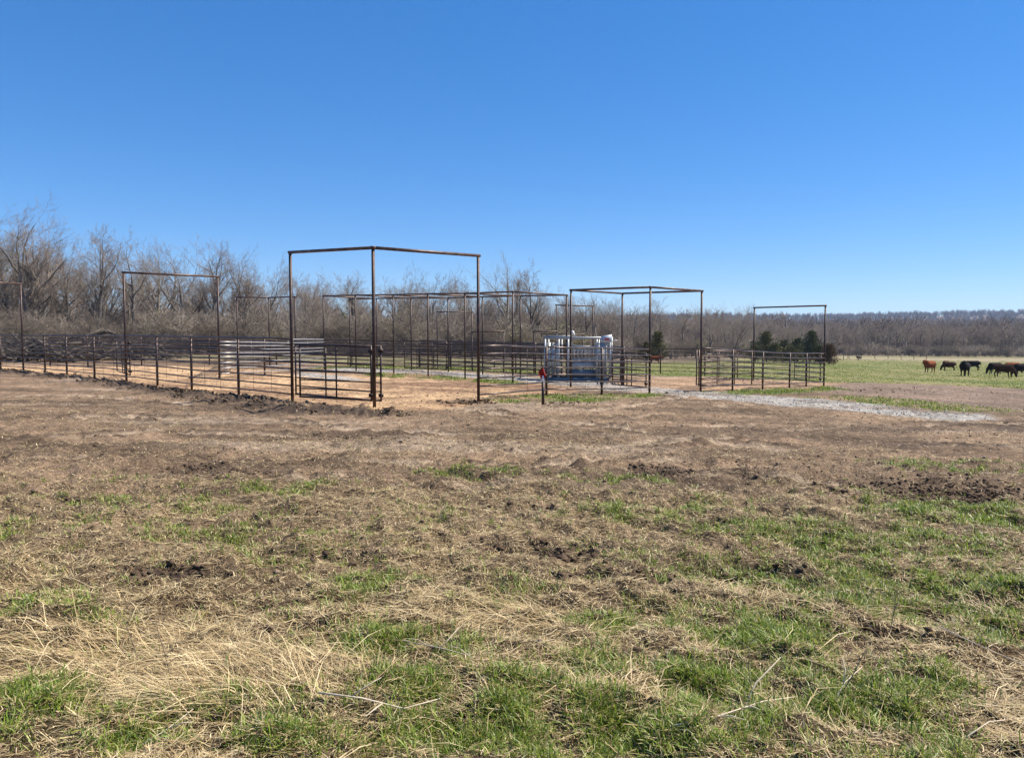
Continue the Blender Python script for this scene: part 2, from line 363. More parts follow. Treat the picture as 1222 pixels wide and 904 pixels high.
class MB:
    def __init__(s): s.v = []; s.q = []; s.t = []; s.n = 0
    def add(s, v, q=(), t=()):
        v = np.asarray(v, float)
        s.v.append(v)
        if len(q): s.q.append(np.asarray(q) + s.n)
        if len(t): s.t.append(np.asarray(t) + s.n)
        s.n += len(v); return s
    def pipe(s, pts, r, sides=8, cap=True):
        pts = np.array(pts, float); n = len(pts)
        rr = np.full(n, r) if np.isscalar(r) else np.array(r, float)
        tg = np.zeros_like(pts); tg[1:-1] = pts[2:] - pts[:-2]; tg[0] = pts[1] - pts[0]; tg[-1] = pts[-1] - pts[-2]
        tg /= np.linalg.norm(tg, axis=1, keepdims=True) + 1e-9
        ref = np.array([0, 0, 1.]) if abs(tg[0][2]) < .9 else np.array([1., 0, 0])
        vs_ = []
        for k in range(n):
            a = np.cross(tg[k], ref); a /= np.linalg.norm(a) + 1e-9; b_ = np.cross(tg[k], a)
            an = np.arange(sides) * 2 * math.pi / sides
            vs_.append(pts[k] + (a[None] * np.cos(an)[:, None] + b_[None] * np.sin(an)[:, None]) * rr[k])
        v = np.concatenate(vs_)
        i = np.arange(sides); j = (i + 1) % sides
        q = np.concatenate([np.stack([i, j, j + sides, i + sides], 1) + k * sides for k in range(n - 1)])
        t = []
        if cap:
            v = np.concatenate([v, pts[:1], pts[-1:]]); c0 = n * sides; L = (n - 1) * sides
            t = [(c0, b2, a2) for a2, b2 in zip(i, j)] + [(c0 + 1, L + a2, L + b2) for a2, b2 in zip(i, j)]
        return s.add(v, q, t)
    def box(s, c, d, rz=0, tilt=0, M=None):
        x, y, z = np.array(d) / 2
        v = np.array([(-x, -y, -z), (x, -y, -z), (x, y, -z), (-x, y, -z), (-x, -y, z), (x, -y, z), (x, y, z), (-x, y, z)])
        m = Matrix.Rotation(rz, 3, 'Z') @ Matrix.Rotation(tilt, 3, 'Y')
        v = v @ np.array(m).T + np.array(c)
        return s.add(v, [(0, 3, 2, 1), (4, 5, 6, 7), (0, 1, 5, 4), (1, 2, 6, 5), (2, 3, 7, 6), (3, 0, 4, 7)])
    def build(s, name, mat, parent=None, smooth=True, loc=None):
        v = np.concatenate(s.v)
        q = np.concatenate(s.q) if s.q else None; t = np.concatenate(s.t) if s.t else None
        me = mesh_np(name, v, q, t, mat, smooth)
        return link(name, me, parent, loc)

# ------------------------------------------------------------------ the ground, one sheet to the horizon
an = [-180 + 6 * i for i in range(23)] + list(np.arange(-42, 42.01, .115)) + [48 + 6 * i for i in range(22)]
an = np.radians(np.array(an)); rs = [0.25, .6, 1.0, 1.4]
while rs[-1] < 3200:
    r = rs[-1]; rs.append(r + max(.008, min(r * r / 1500, r * .02)))
rs = np.array(rs); NA, NR = len(an), len(rs)
A_, R_ = np.meshgrid(an, rs)
GX = (np.sin(A_) * R_).ravel(); GY = (np.cos(A_) * R_).ravel()
GZ = H(GX, GY)
def zone_color(x, y):
    n = len(x)
    def cc(c): return np.array(c)[None]
    dirt = cc((.205, .142, .094)) + np.zeros((n, 3))
    st = fbm(x * .3, y, .9, 4, 80)                       # wheel and blade marks run across
    dirt *= (1 + .75 * st)[:, None]
    pale = sst(.25, .6, fbm(x * .25 + 3, y * 1.0, 1.6, 3, 81)) * .7
    dirt = dirt * (1 - pale[:, None]) + cc((.33, .255, .19)) * pale[:, None]
    dk = sst(.15, .55, fbm(x * .4, y, 1.0, 4, 84)) * .75
    dirt = dirt * (1 - dk[:, None]) + cc((.075, .052, .038)) * dk[:, None]
    tf, trm = tracks(x, y)
    dirt = dirt * (1 - .9 * tf[:, None]) + cc((.40, .31, .225)) * .9 * tf[:, None]
    trm = trm * sst(-.4, .3, fbm(x, y, .3, 3, 205)) * .9; dirt = dirt * (1 - trm[:, None]) + cc((.07, .047, .033)) * trm[:, None]
    thatch = cc((.10, .066, .038)) * (1 + .35 * fbm(x, y, .25, 3, 82))[:, None]
    tb_ = sst(4.2, 6.2, y + .5 * fbm(x, y, 1.2, 2, 83))[:, None]; thatch = thatch * (1 - tb_) + cc((.215, .155, .098)) * (1 + .45 * fbm(x, y, .3, 4, 85))[:, None] * tb_
    fo = fore_mask(x, y)[:, None] * .85
    col = dirt * (1 - fo) + thatch * fo
    def mixin(col, m, c, var=.2, sc=.8, sd_=90):
        c = cc(c) * (1 + var * fbm(x, y, sc, 3, sd_))[:, None]
        return col * (1 - m[:, None]) + c * m[:, None]
    sm = soil_mask(x, y); col = mixin(col, sm * .85, (.065, .046, .036))
    gm = green_mask(x, y); col = mixin(col, gm * .8, (.035, .036, .014))  # darkened under the green tufts: their shadow painted into the ground colour
    # land beyond the pens: rough pasture
    far = sst(44, 52, y - .25 * np.abs(x)) ; col = mixin(col, far, (.20, .18, .095), .35, 6)
    wood = sst(-3, 6, y - wood_line(x)); 
    fi = inside(Z_FIELD, x, y, .8, 2)
    fg = np.clip(.5 + .9 * fbm(x * .5, y * .6, 5, 5, 93, .65), 0, 1)
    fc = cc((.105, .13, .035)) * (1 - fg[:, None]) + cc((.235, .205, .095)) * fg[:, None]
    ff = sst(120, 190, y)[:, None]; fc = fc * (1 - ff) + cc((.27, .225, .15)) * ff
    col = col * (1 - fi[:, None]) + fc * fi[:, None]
    col = mixin(col, wood, (.15, .115, .085), .3, 4)
    col = mixin(col, inside(Z_CLAY, x, y, .25, .5), (.47, .315, .185), .22, 1.3, 94)
    cl2 = inside(Z_CLAY, x, y, .25, .5) * sst(-.15, .35, fbm(x * .6, y, 1.1, 5, 95, .65) + .5 * sst(-8, 0, x) * sst(20, 27, y)) * .9
    col = mixin(col, cl2, (.20, .12, .075), .4, .5)
    col = mixin(col, inside(Z_BAND, x, y, .6, 1.5), (.20, .145, .11), .35, 1.5)
    col = mixin(col, inside(Z_RDIRT, x, y, .3, .8), (.33, .22, .14), .4, 1.5)
    for k, zg in enumerate(Z_G):
        g = (.5 if k == 4 else 1) * inside(zg, x, y, .25, 1.0, k) * sst(-.6, .2, fbm(x, y, .6, 3, 96 + k)) * .85
        col = mixin(col, g * .7, (.14, .17, .05), .3, .5)
    gr = np.maximum(inside(Z_ROAD, x, y, .3, .7), inside(Z_PAD, x, y, .25, .5))
    gr *= .35 + .65 * sst(-.5, .1, fbm(x * .5, y, 1.2, 3, 98))
    col = mixin(col, gr * .9, (.34, .325, .305), .4, .3, 97)
    be = _berm(x, y); col = mixin(col, be * sst(-.6, 0, fbm(x, y, .5, 3, 99)), (.075, .055, .044), .3, .4)
    return np.clip(col, .01, .8)
_wx = np.array([-400, -60, -25, 0, 14, 22, 30, 45, 60, 110, 160, 400.]); _wy = np.array([62, 62, 62, 68, 76, 88, 108, 150, 185, 228, 238, 260.])
def wood_line(x): return np.interp(x, _wx, _wy)
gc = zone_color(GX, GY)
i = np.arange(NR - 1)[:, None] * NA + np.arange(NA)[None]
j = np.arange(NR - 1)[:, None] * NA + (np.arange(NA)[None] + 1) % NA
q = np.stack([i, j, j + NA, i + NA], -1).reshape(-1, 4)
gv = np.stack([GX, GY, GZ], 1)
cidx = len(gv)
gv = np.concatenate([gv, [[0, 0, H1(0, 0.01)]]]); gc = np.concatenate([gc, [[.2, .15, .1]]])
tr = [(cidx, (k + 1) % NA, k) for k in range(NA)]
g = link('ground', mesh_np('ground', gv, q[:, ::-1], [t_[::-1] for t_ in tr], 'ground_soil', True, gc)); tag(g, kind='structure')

# ------------------------------------------------------------------ steel pens
FH = 3.66
def kb(k):
    """foot of post k"""
    px, py, D = K[k]; x, y, z = P(px, py, D); return np.array([x, y, T1(x, y)])
def post_to(par, name, foot, top, r=.038, mat='rusty_pipe'):
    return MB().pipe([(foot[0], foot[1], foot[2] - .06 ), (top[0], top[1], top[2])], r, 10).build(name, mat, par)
def overhead(label, keys, beams, group, tops=None, h=FH, r=.038):
    """welded overhead frame: posts and beams; children in the frame's own coordinates"""
    f0 = kb(keys[0]); e = empty('overhead_frame', f0); tag(e, label, 'pipe frame', group)
    tp = {}
    for k in keys:
        f = kb(k); z = f[2] + h
        if tops and k in tops: z = P(K[k][0], tops[k], K[k][2])[2]
        tp[k] = np.array([f[0], f[1], z])
        post_to(e, 'post', f - f0, tp[k] - f0 - np.array([0, 0, r]), r)
    for a_, b_ in beams:
        A, B = tp[a_] - f0, tp[b_] - f0; d = (B - A) / np.linalg.norm(B - A)
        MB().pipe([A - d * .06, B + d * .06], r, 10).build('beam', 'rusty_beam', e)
    return e
overhead('tallest nearest rusty pipe frame with corner post at the open pen gate', ['a0', 'a1', 'a2'], [('a0', 'a2'), ('a0', 'a1')], 'tall pipe frames over the gates', {'a0': 295.5, 'a1': 305, 'a2': 301})
overhead('tall pipe frame spanning the left pen, brown beam against the bare trees', ['l4', 'g1'], [('l4', 'g1')], 'tall pipe frames over the gates', {'l4': 325, 'g1': 330})
K['z0'] = (-75, 440, 29.5)
overhead('tall pipe frame cut off by the left edge of the picture', ['h1', 'z0'], [('h1', 'z0')], 'tall pipe frames over the gates', {'h1': 338.5})
overhead('square tall pipe frame of four posts above the gravel road', ['b0', 'b1', 'b3', 'b2'], [('b0', 'b1'), ('b1', 'b3'), ('b3', 'b2'), ('b2', 'b0')], 'tall pipe frames over the gates',
         {'b0': 342.5, 'b1': 347, 'b2': 346, 'b3': 350})
overhead('tall single span pipe frame standing farthest right by the field', ['c0', 'c1'], [('c0', 'c1')], 'tall pipe frames over the gates', {'c0': 364.5, 'c1': 367})
AT = dict(f1=348, f2=350, f3=350.5, f4=351.5, f5=352, f6=353, k1=353, k2=354, k3=355.5, k4=355.5, k5=356, k6=357)
K['k0'] = (676, 454, 32.4); AT['k0'] = 352
overhead('long run of tall pipe frames over the gravel alley between the pens', ['f1', 'f2', 'f3', 'f4', 'f5', 'f6', 'k0', 'k1', 'k2', 'k3', 'k4', 'k5', 'k6'],
         [('f1', 'f2'), ('f2', 'f3'), ('f3', 'f4'), ('f4', 'f5'), ('f5', 'f6'), ('k0', 'k1'), ('k1', 'k2'), ('k2', 'k3'), ('k3', 'k4'), ('k4', 'k5'), ('k5', 'k6'),
          ('f1', 'k0'), ('f2', 'k1'), ('f3', 'k2'), ('f4', 'k3'), ('f5', 'k4'), ('f6', 'k5')], 'tall pipe frames over the gates', AT, r=.034)
K.update(s0=(284, 438, 40.5), s1=(322, 439, 40.3), s2=(353, 440.5, 38.8), q0=(522, 443, 45.5), q1=(563.5, 444, 46.0), q2=(664, 447, 40), q3=(707.5, 448.5, 40.5),
         w0=(563.6, 446, 40.5), w1=(601, 447.5, 40), w2=(637, 450, 38.5), w3=(664, 451, 38.3), w4=(646, 445, 42.5), w5=(695.5, 446, 42.3))
overhead('three post pipe frame behind the left pen, beam partly glinting', ['s0', 's1', 's2'], [('s0', 's1'), ('s1', 's2')], 'tall pipe frames over the gates', {'s0': 354.5, 's1': 355, 's2': 354}, r=.034)
overhead('pipe frame in the rear fence seen between two alley posts', ['q0', 'q1'], [('q0', 'q1')], 'tall pipe frames over the gates', {'q0': 372, 'q1': 372}, r=.034)
overhead('thin tall pipe frame standing behind the blue squeeze chute', ['q2', 'q3'], [('q2', 'q3')], 'tall pipe frames over the gates', {'q2': 364, 'q3': 365}, r=.034)
overhead('low pipe frame over the working alley, left of the squeeze chute', ['w0', 'w1'], [('w0', 'w1')], 'low pipe frames around the chute', {'w0': 396, 'w1': 395}, r=.034)
overhead('low pipe frame with a pale beam beside the chute tailgate', ['w2', 'w3'], [('w2', 'w3')], 'low pipe frames around the chute', {'w2': 395.5, 'w3': 395.5}, r=.034)
overhead('dark low pipe frame directly behind the squeeze chute', ['w4', 'w5'], [('w4', 'w5')], 'low pipe frames around the chute', {'w4': 398, 'w5': 398.7}, r=.034)

RH = [.18, .39, .60, .81, .96, 1.10, 1.24, 1.38, 1.53]
RH7 = [.20, .42, .64, .86, 1.06, 1.26, 1.46]
def fence(label, keys, tops=None, rails=RH, h=1.53, stays=4, skip_posts=(), group='pipe fences round the pens', rr=.02, mat='rail_steel', sub=3):
    """one fence run through the listed posts (keys or xy pairs)"""
    feet = [kb(k) if isinstance(k, str) else np.array([k[0], k[1], T1(*k)]) for k in keys]
    f0 = feet[0]; e = empty('pipe_fence', f0); tag(e, label, 'fence', group)
    hs_ = [h] * len(feet)
    if tops:
        hs_ = [P(K[k][0], tops[k], K[k][2])[2] - f[2] if k in tops else h for k, f in zip(keys, feet)]
    for k, f, hh in zip(keys, feet, hs_):
        if k in skip_posts: continue
        post_to(e, 'post', f - f0, f - f0 + np.array([0, 0, hh + .02]), .036)
    # rails follow the land between the posts
    nodes = []
    for a_ in range(len(feet) - 1):
        for s in range(sub):
            tt = s / sub; p = feet[a_] * (1 - tt) + feet[a_ + 1] * tt; nodes.append((p[0], p[1], T1(p[0], p[1]) * .5 + p[2] * .5, hs_[a_] * (1 - tt) + hs_[a_ + 1] * tt))
    nodes.append((*feet[-1], hs_[-1]))
    nodes = np.array(nodes)
    dv = nodes[-1, :2] - nodes[0, :2]; nrm = np.array([dv[1], -dv[0]]); nrm /= np.linalg.norm(nrm)
    if nrm[1] > 0: nrm = -nrm
    off = nrm * .034
    for ri, z in enumerate(rails):
        top = ri == len(rails) - 1
        o2 = off * (0 if top else 1)
        pts = [(n[0] + o2[0] - f0[0], n[1] + o2[1] - f0[1], n[2] + z * n[3] / rails[-1] - f0[2] + random.gauss(0, .006)) for n in nodes]
        MB().pipe(pts, .026 if top else rr, 7).build('rail', mat, e)
    if stays:
        for a_ in range(len(feet) - 1):
            for s in range(1, stays + 1):
                tt = s / (stays + 1); p = feet[a_] * (1 - tt) + feet[a_ + 1] * tt; hh = hs_[a_] * (1 - tt) + hs_[a_ + 1] * tt
                b0 = p - f0 + np.array([off[0] * 1.5, off[1] * 1.5, rails[0] * .95])
                MB().pipe([b0, b0 + np.array([0, 0, hh * .97 - rails[0]])], .004, 5).build('stay', mat, e)
    return e
fence('long front fence of the left pen running from the near gate to the picture edge', ['a2', 'l1', 'l2', 'l3', 'l4', 'l5', 'l6', 'l7', 'l8', 'l9', 'l10'],
      dict(a2=404, l1=403, l2=402, l3=401.5, l4=401, l5=400.8, l6=400.6, l7=400.5, l8=400.4, l9=400.4, l10=400.4), stays=2, skip_posts=('a2', 'l4', 'l8'))
fence('short front fence with pale rails between the near frame and the flagged post', ['a1', 'r1'], dict(a1=412.7, r1=414.2), RH7, stays=2, skip_posts=('a1',))
fence('front fence screening the blue squeeze chute, up to the gravel road gate', ['r1', 'r2', 'b0'], dict(r1=414, r2=415.5, b0=417), RH7, stays=2, skip_posts=('b0', 'r1'))
fence('front fence right of the gravel road, ending at the farthest right frame', ['b1', 'r3', 'r4', 'r5', 'r6', 'c0'], dict(b1=414.5, r3=417.5, r4=420, r5=421.5, r6=421.8, c0=421.5), RH7, stays=2, skip_posts=('b1', 'c0'))
fence('cross fence between the two small far frames of the right pen', ['c0', 'c1'], None, RH7, 1.45, stays=2, skip_posts=('c0', 'c1'))
fence('rear fence of the right pen along the open pasture', ['c1', 'p11', 'p10', 'p9'], dict(c1=418, p11=416.5, p10=416, p9=415), RH7, stays=2, skip_posts=('c1',), rr=.016)
fence('long dark rear fence in front of the wood', ['p9', 'p8', 'p7', 'p6', 'p5', 'p4', 'p3', 'p2', 'p1', 'p0'], None, RH, 1.55, stays=0, skip_posts=('p9',))
fence('rear fence of the gravel alley under the row of tall frames', ['k0', 'k1', 'k2', 'k3', 'k4', 'k5', 'k6'], None, RH, 1.5, stays=2, skip_posts=('k0', 'k1', 'k2', 'k3', 'k4', 'k5', 'k6'))
fence('inner fence with pale painted-glint rails between left pen and alley', ['g1', 'i1', 'f6'], None, RH, 1.5, stays=2, skip_posts=('g1', 'f6'), mat='painted_glint_steel')
fence('inner fence behind the painted-glint rails, running to the rear fence', ['s0', 's1', 's2', 'f6'], None, RH, 1.5, stays=2, skip_posts=('s0', 's1', 's2', 'f6'))
fence('short fence along the near side of the gravel alley', ['f4', 'f5', 'f6'], None, RH, 1.5, stays=1, skip_posts=('f4', 'f5', 'f6'))
fence('second rear fence just beyond the long dark one', [(-22, 42.5), (-16, 44), (-10, 46), (-4, 48.5), (1, 49.5), (5, 48)], None, RH, 1.6, stays=0)
fence('cross fence inside the left pen from the tall frame to the rear', ['g1', 's0', 'p4'], None, RH, 1.5, stays=2, skip_posts=('g1', 's0', 'p4'))
fence('curved crowding fence behind the alley, left of the chute', [(-5.2, 42.6), (-3.4, 42.0), (-1.6, 41.2), (0.2, 40.2), (1.2, 38.6)], None, RH, 1.6, stays=2)
fence('narrow working alley fence leading into the squeeze chute', [(-4.6, 44.2), (-2.3, 43.4), (0.0, 42.4), (2.0, 41.0), (3.0, 38.4)], None, RH, 1.6, stays=2)
fence('short fence joining the chute to the four post frame', [(4.05, 33.3), (4.6, 31.9), (4.5, 30.4)], None, RH7, 1.5, stays=1)
fence('cross fence from the alley back to the rear fence behind the chute', ['k0', (3.6, 38.0), 'p9'], None, RH7, 1.5, stays=2, skip_posts=('k0', 'p9'))

def gate(label, A, B, h0=.22, h1=1.42, n=7, uprights=(0, .42, .56, 1), mat='gate_steel', r=.02, latch=0, group='steel gates'):
    A = np.array([*A, T1(*A)]); B = np.array([*B, T1(*B)])
    e = empty('pen_gate', A); tag(e, label, 'gate', group)
    d = B - A
    for k in range(n):
        z = h0 + (h1 - h0) * k / (n - 1)
        MB().pipe([(0, 0, z), (d[0], d[1], d[2] + z)], r * (1.15 if k in (0, n - 1) else .8), 8).build('rail', mat, e)
    for u in uprights:
        p = d * u; MB().pipe([p + np.array([0, 0, h0 - .02]), p + np.array([0, 0, h1 + .02])], r * (1.1 if u in (0, 1) else .9), 8).build('upright', mat, e)
    if latch:
        for z in (h0 + .12, h1 - .1):
            p = d * (1 if latch > 0 else 0)
            MB().box(p + np.array([0, 0, z]), (.11, .05, .08)).build('hinge_plate', mat, e, False)
    return e
def xy(px, D): return P(px, 452, D)[:2]
gate('closed steel gate with seven rails filling the nearest frame', xy(353, 18.65), xy(443, 17.05), .2, 1.42, latch=1)
gate('steel gate folded back behind the nearest gate at the corner post', xy(358, 18.2), xy(454.5, 17.35), .17, 1.42, uprights=(0, .46, .9, 1), latch=1)
gate('narrow end-on gate hinged on the tall left frame post', xy(155.5, 26.2), xy(140, 29.0), .2, 1.4, latch=-1)
gate('gate standing open inside the square frame, hinged at its front post', xy(771, 25.9), xy(731, 27.2), .2, 1.35, latch=-1)
gate('light brown gate swung out just right of the gravel road', xy(834, 27.95), xy(897, 29.9), .22, 1.52, uprights=(0, .33, .66, 1), mat='rusty_beam', r=.022)
gate('second brown gate leaning inward behind the light brown gate', xy(831, 28.6), xy(880, 34.5), .22, 1.5, uprights=(0, .5, 1), mat='rusty_beam', r=.022)
gate('dark gate hanging in the alley fence above the green strip', xy(483, 38.3), xy(533, 37.3), .12, 1.5, uprights=(0, .3, .66, 1), latch=1)
gate('gate at the far end of the right pen by the tall frame', xy(979, 34.2), xy(948, 36.2), .2, 1.4, latch=-1)

# flagged marker post
fx, fy = xy(648, 20.2); fx, fy = G(648, 483)
e = empty('marker_post', (fx, fy, T1(fx, fy))); tag(e, 'short dark pipe post with a white cap and red flagging', 'marker post')
MB().pipe([(0, 0, -.1), (0, 0, .56)], .038, 10).build('post', 'rusty_pipe', e)
MB().pipe([(0, 0, .56), (0, 0, .64), (-.01, 0, .72)], .028, 10).build('cap', 'white_pvc', e)
bm = bmesh.new()
for a_ in range(7):
    for b_ in range(9):
        u, v = a_ / 6, b_ / 8
        wd = .17 * (math.sin(math.pi * min(1, v * 1.15 + .08)) ** .6)
        bm.verts.new(((u - .5) * wd - .02 + .02 * math.sin(9 * v), .03 * math.sin(11 * u + 5 * v), .66 + v * .34 - .05 * abs(u - .5)))
bm.verts.ensure_lookup_table()
for a_ in range(6):
    for b_ in range(8):
        bm.faces.new([bm.verts[a_ * 9 + b_], bm.verts[a_ * 9 + b_ + 1], bm.verts[(a_ + 1) * 9 + b_ + 1], bm.verts[(a_ + 1) * 9 + b_]])
bmesh.ops.solidify(bm, geom=bm.faces[:], thickness=.012)
me = bpy.data.meshes.new('flag'); bm.to_mesh(me); bm.free(); me.materials.append(MATS['red_cloth']); link('flag', me, e)

# squeeze chute, long axis across the view, on the gravel of the alley
cx0, cy0 = xy(651, 32.9); cx1, cy1 = xy(731, 32.3)
CL = math.hypot(cx1 - cx0, cy1 - cy0); ca_ = math.atan2(cy1 - cy0, cx1 - cx0)
zb = min(T1(cx0, cy0), T1(cx1, cy1)) - .01
ch = empty('squeeze_chute', (cx0, cy0, zb), ca_); tag(ch, 'pale blue steel cattle squeeze chute with white sign, standing on the gravel', 'squeeze chute')
W2 = .45; HT = 1.92
b = MB()
for s in (-W2, W2): b.box((CL * .47, s, .09), (CL * .94, .09, .16))
for x in (.1, CL * .5, CL * .88): b.box((x, 0, .1), (.09, 2 * W2 - .1, .12))
b.build('skid', 'dark_blue_steel', ch, False)
b = MB().box((CL * .5, 0, .2), (CL * .8, 2 * W2 - .12, .03)); b.build('floor', 'rubber_black', ch, False)
for s in (-W2, W2):
    f = MB()
    for x in (.05, CL * .22, CL * .36, CL * .78, CL * .97): f.box((x, s, HT / 2 + .08), (.09, .08, HT - .16))
    f.box((CL * .48, s, HT - .05), (CL * .98, .10, .10)); f.box((CL * .57, s, HT - .42), (CL * .42, .07, .06))
    f.box((CL * .57, s, .92), (CL * .42, .07, .06))
    f.build('side_frame', 'blue_steel', ch, False)
    for k in range(7):
        MB().pipe([(CL * (.40 + .055 * k), s * .96, .95), (CL * (.40 + .055 * k), s * .96, HT - .42)], .022, 8).build('drop_bar', 'blue_steel', ch)
    MB().box((CL * .57, s * .93, .36), (CL * .40, .03, .30)).build('kick_panel', 'dark_blue_steel', ch, False)
    MB().box((CL * .57, s * .93, .72), (CL * .40, .03, .30)).build('side_panel', 'blue_steel', ch, False)
for x in (.05, CL * .22, CL * .36, CL * .78, CL * .97):
    MB().box((x, 0, HT - .04), (.07, 2 * W2 - .1, .07)).build('crossbar', 'blue_steel', ch, False)
for k, (x0_, x1_) in enumerate(((.10, .27), (.30, .47), (.50, .66))):   # tail gate slides
    MB().box(((x0_ + x1_) / 2, -W2 + .1, 1.0), (x1_ - x0_, .03, 1.35)).build('tail_gate_panel', 'blue_steel', ch, False)
for s in (-1, 1):                                           # head gate
    MB().pipe([(CL * .9, s * .11, .25), (CL * .9, s * .11, .8), (CL * .9, s * .2, 1.1), (CL * .9, s * .11, 1.4), (CL * .9, s * .11, 1.8)], .045, 8).build('head_gate', 'blue_steel', ch)
for z in (.5, .9, 1.3, 1.62):
    MB().pipe([(CL * .8, -W2 - .03, z), (CL * .97, -W2 - .03, z)], .025, 8).build('brace', 'blue_steel', ch)
MB().box((CL * .20, 0, HT + .03), (CL * .36, .42, .06)).build('top_plate', 'blue_steel', ch, False)
MB().box((CL * .86, -W2 - .07, 1.0), (.2, .03, 1.5)).build('front_panel', 'blue_steel', ch, False)
MB().pipe([(CL * .38, -.1, HT), (CL * .40, -.1, HT + .18), (CL * .36, -.12, HT + .27), (CL * .42, -.12, HT + .23), (CL * .44, -.1, HT + .02)], .035, 8).build('spring_tube', 'white_pvc', ch)
MB().pipe([(CL * .99, -.3, 1.72), (CL * 1.04, -.32, 1.76), (CL * 1.07, -.32, 1.78)], .018, 8).build('lever', 'white_pvc', ch)
sg = MB()
v = np.array([(CL * .84, 0, 1.68), (CL * 1.0, 0, 1.68), (CL * 1.0, 0, 2.02), (CL * .84, 0, 1.94)]) + np.array([0, -W2 - .10, 0])
v = np.concatenate([v, v + np.array([0, .03, 0])])
sg.add(v, [(0, 1, 2, 3), (7, 6, 5, 4), (0, 4, 5, 1), (1, 5, 6, 2), (2, 6, 7, 3), (3, 7, 4, 0)])
sgo = sg.build('sign', 'white_sign', ch, False)
MB().box((CL * .93, -W2 - .106, 1.81), (.20, .006, .09)).build('red_mark', 'red_print', sgo, False)
MB().box((CL * .868, -W2 - .106, 1.81), (.06, .006, .06)).build('blue_mark', 'blue_print', sgo, False)

# ------------------------------------------------------------------ bare trees
def grow(seed, height, spread=1.0, depth=5, trunk_frac=.3, thin=1.0, droop=.0, upright=.35, dens=1.0, stems=1, segr=1.0, jitter=.16):
    rd = random.Random(seed)
    big = []; small = []
    def branch(p, d, L, r, lv):
        n = {0: 7, 1: 5, 2: 4, 3: 3, 4: 2, 5: 2}.get(lv, 2)
        pts = [p]; rads = [r]; dirs = [d]
        for s in range(n):
            jt = jitter * (.28 if lv == 0 and stems == 1 else 1)
            d = (d + Vector((rd.gauss(0, jt), rd.gauss(0, jt), rd.gauss(0, jitter * .7) + (upright * .20 if 0 < lv < 4 else .06)))).normalized()
            q_ = pts[-1] + d * (L / n)
            pts.append(q_); dirs.append(d)
            rads.append(r * (1 - (s + 1) / n * (.62 if lv == 0 else .72)))
            (big if lv <= 1 else small).append((*pts[-2], *q_, rads[-2], rads[-1]))
        if lv >= depth: return
        nc = {0: 9, 1: 7, 2: 5, 3: 4, 4: 3}.get(lv, 3); nc = max(2, int(round(nc * dens * (.8 + .4 * rd.random()))))
        t0 = trunk_frac if lv == 0 else .22
        for k in range(nc):
            t_ = t0 + (1 - t0) * (k + rd.random() * .8) / nc
            if k == nc - 1: t_ = 1.0
            f_ = t_ * n; i_ = min(n - 1, int(f_)); pp = pts[i_].lerp(pts[i_ + 1], f_ - i_) if t_ < 1 else pts[-1]
            dd = dirs[i_ + 1] if i_ + 1 < len(dirs) else dirs[-1]
            az = rd.uniform(0, 2 * math.pi); ang = R(rd.uniform(24, 50) + (18 * (1 - t_) if lv == 0 else 5)) * (1 if t_ < 1 else .35)
            perp = dd.orthogonal().normalized(); perp = Matrix.Rotation(az, 3, dd) @ perp
            nd = (dd * math.cos(ang) + perp * math.sin(ang)).normalized()
            if lv == 0: nd = Vector((nd.x * spread, nd.y * spread, nd.z + .12)).normalized()
            rr_ = (rads[i_] + (rads[i_ + 1] - rads[i_]) * (f_ - i_) if t_ < 1 else rads[-1]) * rd.uniform(.5, .72)
            LL = L * rd.uniform(.46, .68) * (.62 + 1.25 * t_ * (1.18 - t_) if lv == 0 else 1 - .25 * t_) * (spread if lv == 0 else 1)
            branch(pp, nd, LL, max(rr_, .0085 * thin), lv + 1)
    for s in range(stems):
        a0 = rd.uniform(0, 6.28); ln = .0 if stems == 1 else rd.uniform(.15, .5)
        branch(Vector((0, 0, -.15)) if stems == 1 else Vector((rd.gauss(0, .15), rd.gauss(0, .15), -.1)), Vector((math.cos(a0) * ln, math.sin(a0) * ln, 1)).normalized(), height * .8, height * .021 * thin / (1 if stems == 1 else stems ** .5), 0)
    big = np.array(big); small = np.array(small)
    top = max(big[:, 5].max(), small[:, 5].max()); k = height / top
    big[:, :6] *= k; small[:, :6] *= k
    return big, small
def tree_protos(specs):
    out = []
    for sp in specs:
        mat = sp.pop('mat', 'bark'); tm = sp.pop('tm', 'twig'); lf = sp.pop('leaf', 0); lm = sp.pop('lm', 'olive_leaf')
        big, small = grow(**sp)
        v, q_ = seg_tubes(big, 6); bmesh_ = mesh_np('trunk', v, q_, None, mat)
        v, q_ = seg_tubes(small, 3); nv = len(v); me = mesh_np('crown', v, q_, None, tm)
        if lf:
            rr2 = np.random.default_rng(sp['seed'])
            ends = small[rr2.integers(len(small) // 2, len(small), lf), 3:6] + rr2.normal(0, .07, (lf, 3))
            a1 = rr2.normal(0, 1, (lf, 3)); a1 /= np.linalg.norm(a1, axis=1, keepdims=True); a2 = np.cross(a1, rr2.normal(0, 1, (lf, 3))); a2 /= np.linalg.norm(a2, axis=1, keepdims=True)
            s_ = rr2.uniform(.02, .045, (lf, 1))
            lv_ = np.stack([ends - a1 * s_, ends + a2 * s_, ends + a1 * s_, ends - a2 * s_], 1).reshape(-1, 3)
            v = np.concatenate([v, lv_]); q2 = nv + np.arange(lf * 4).reshape(-1, 4)
            me = mesh_np('crown', v, np.concatenate([q_, q2]), None, tm); me.materials.append(MATS[lm])
            mi = np.zeros(len(q_) + lf, np.int32); mi[len(q_):] = 1; me.polygons.foreach_set('material_index', mi)
        out.append((bmesh_, me, sp['height']))
    return out
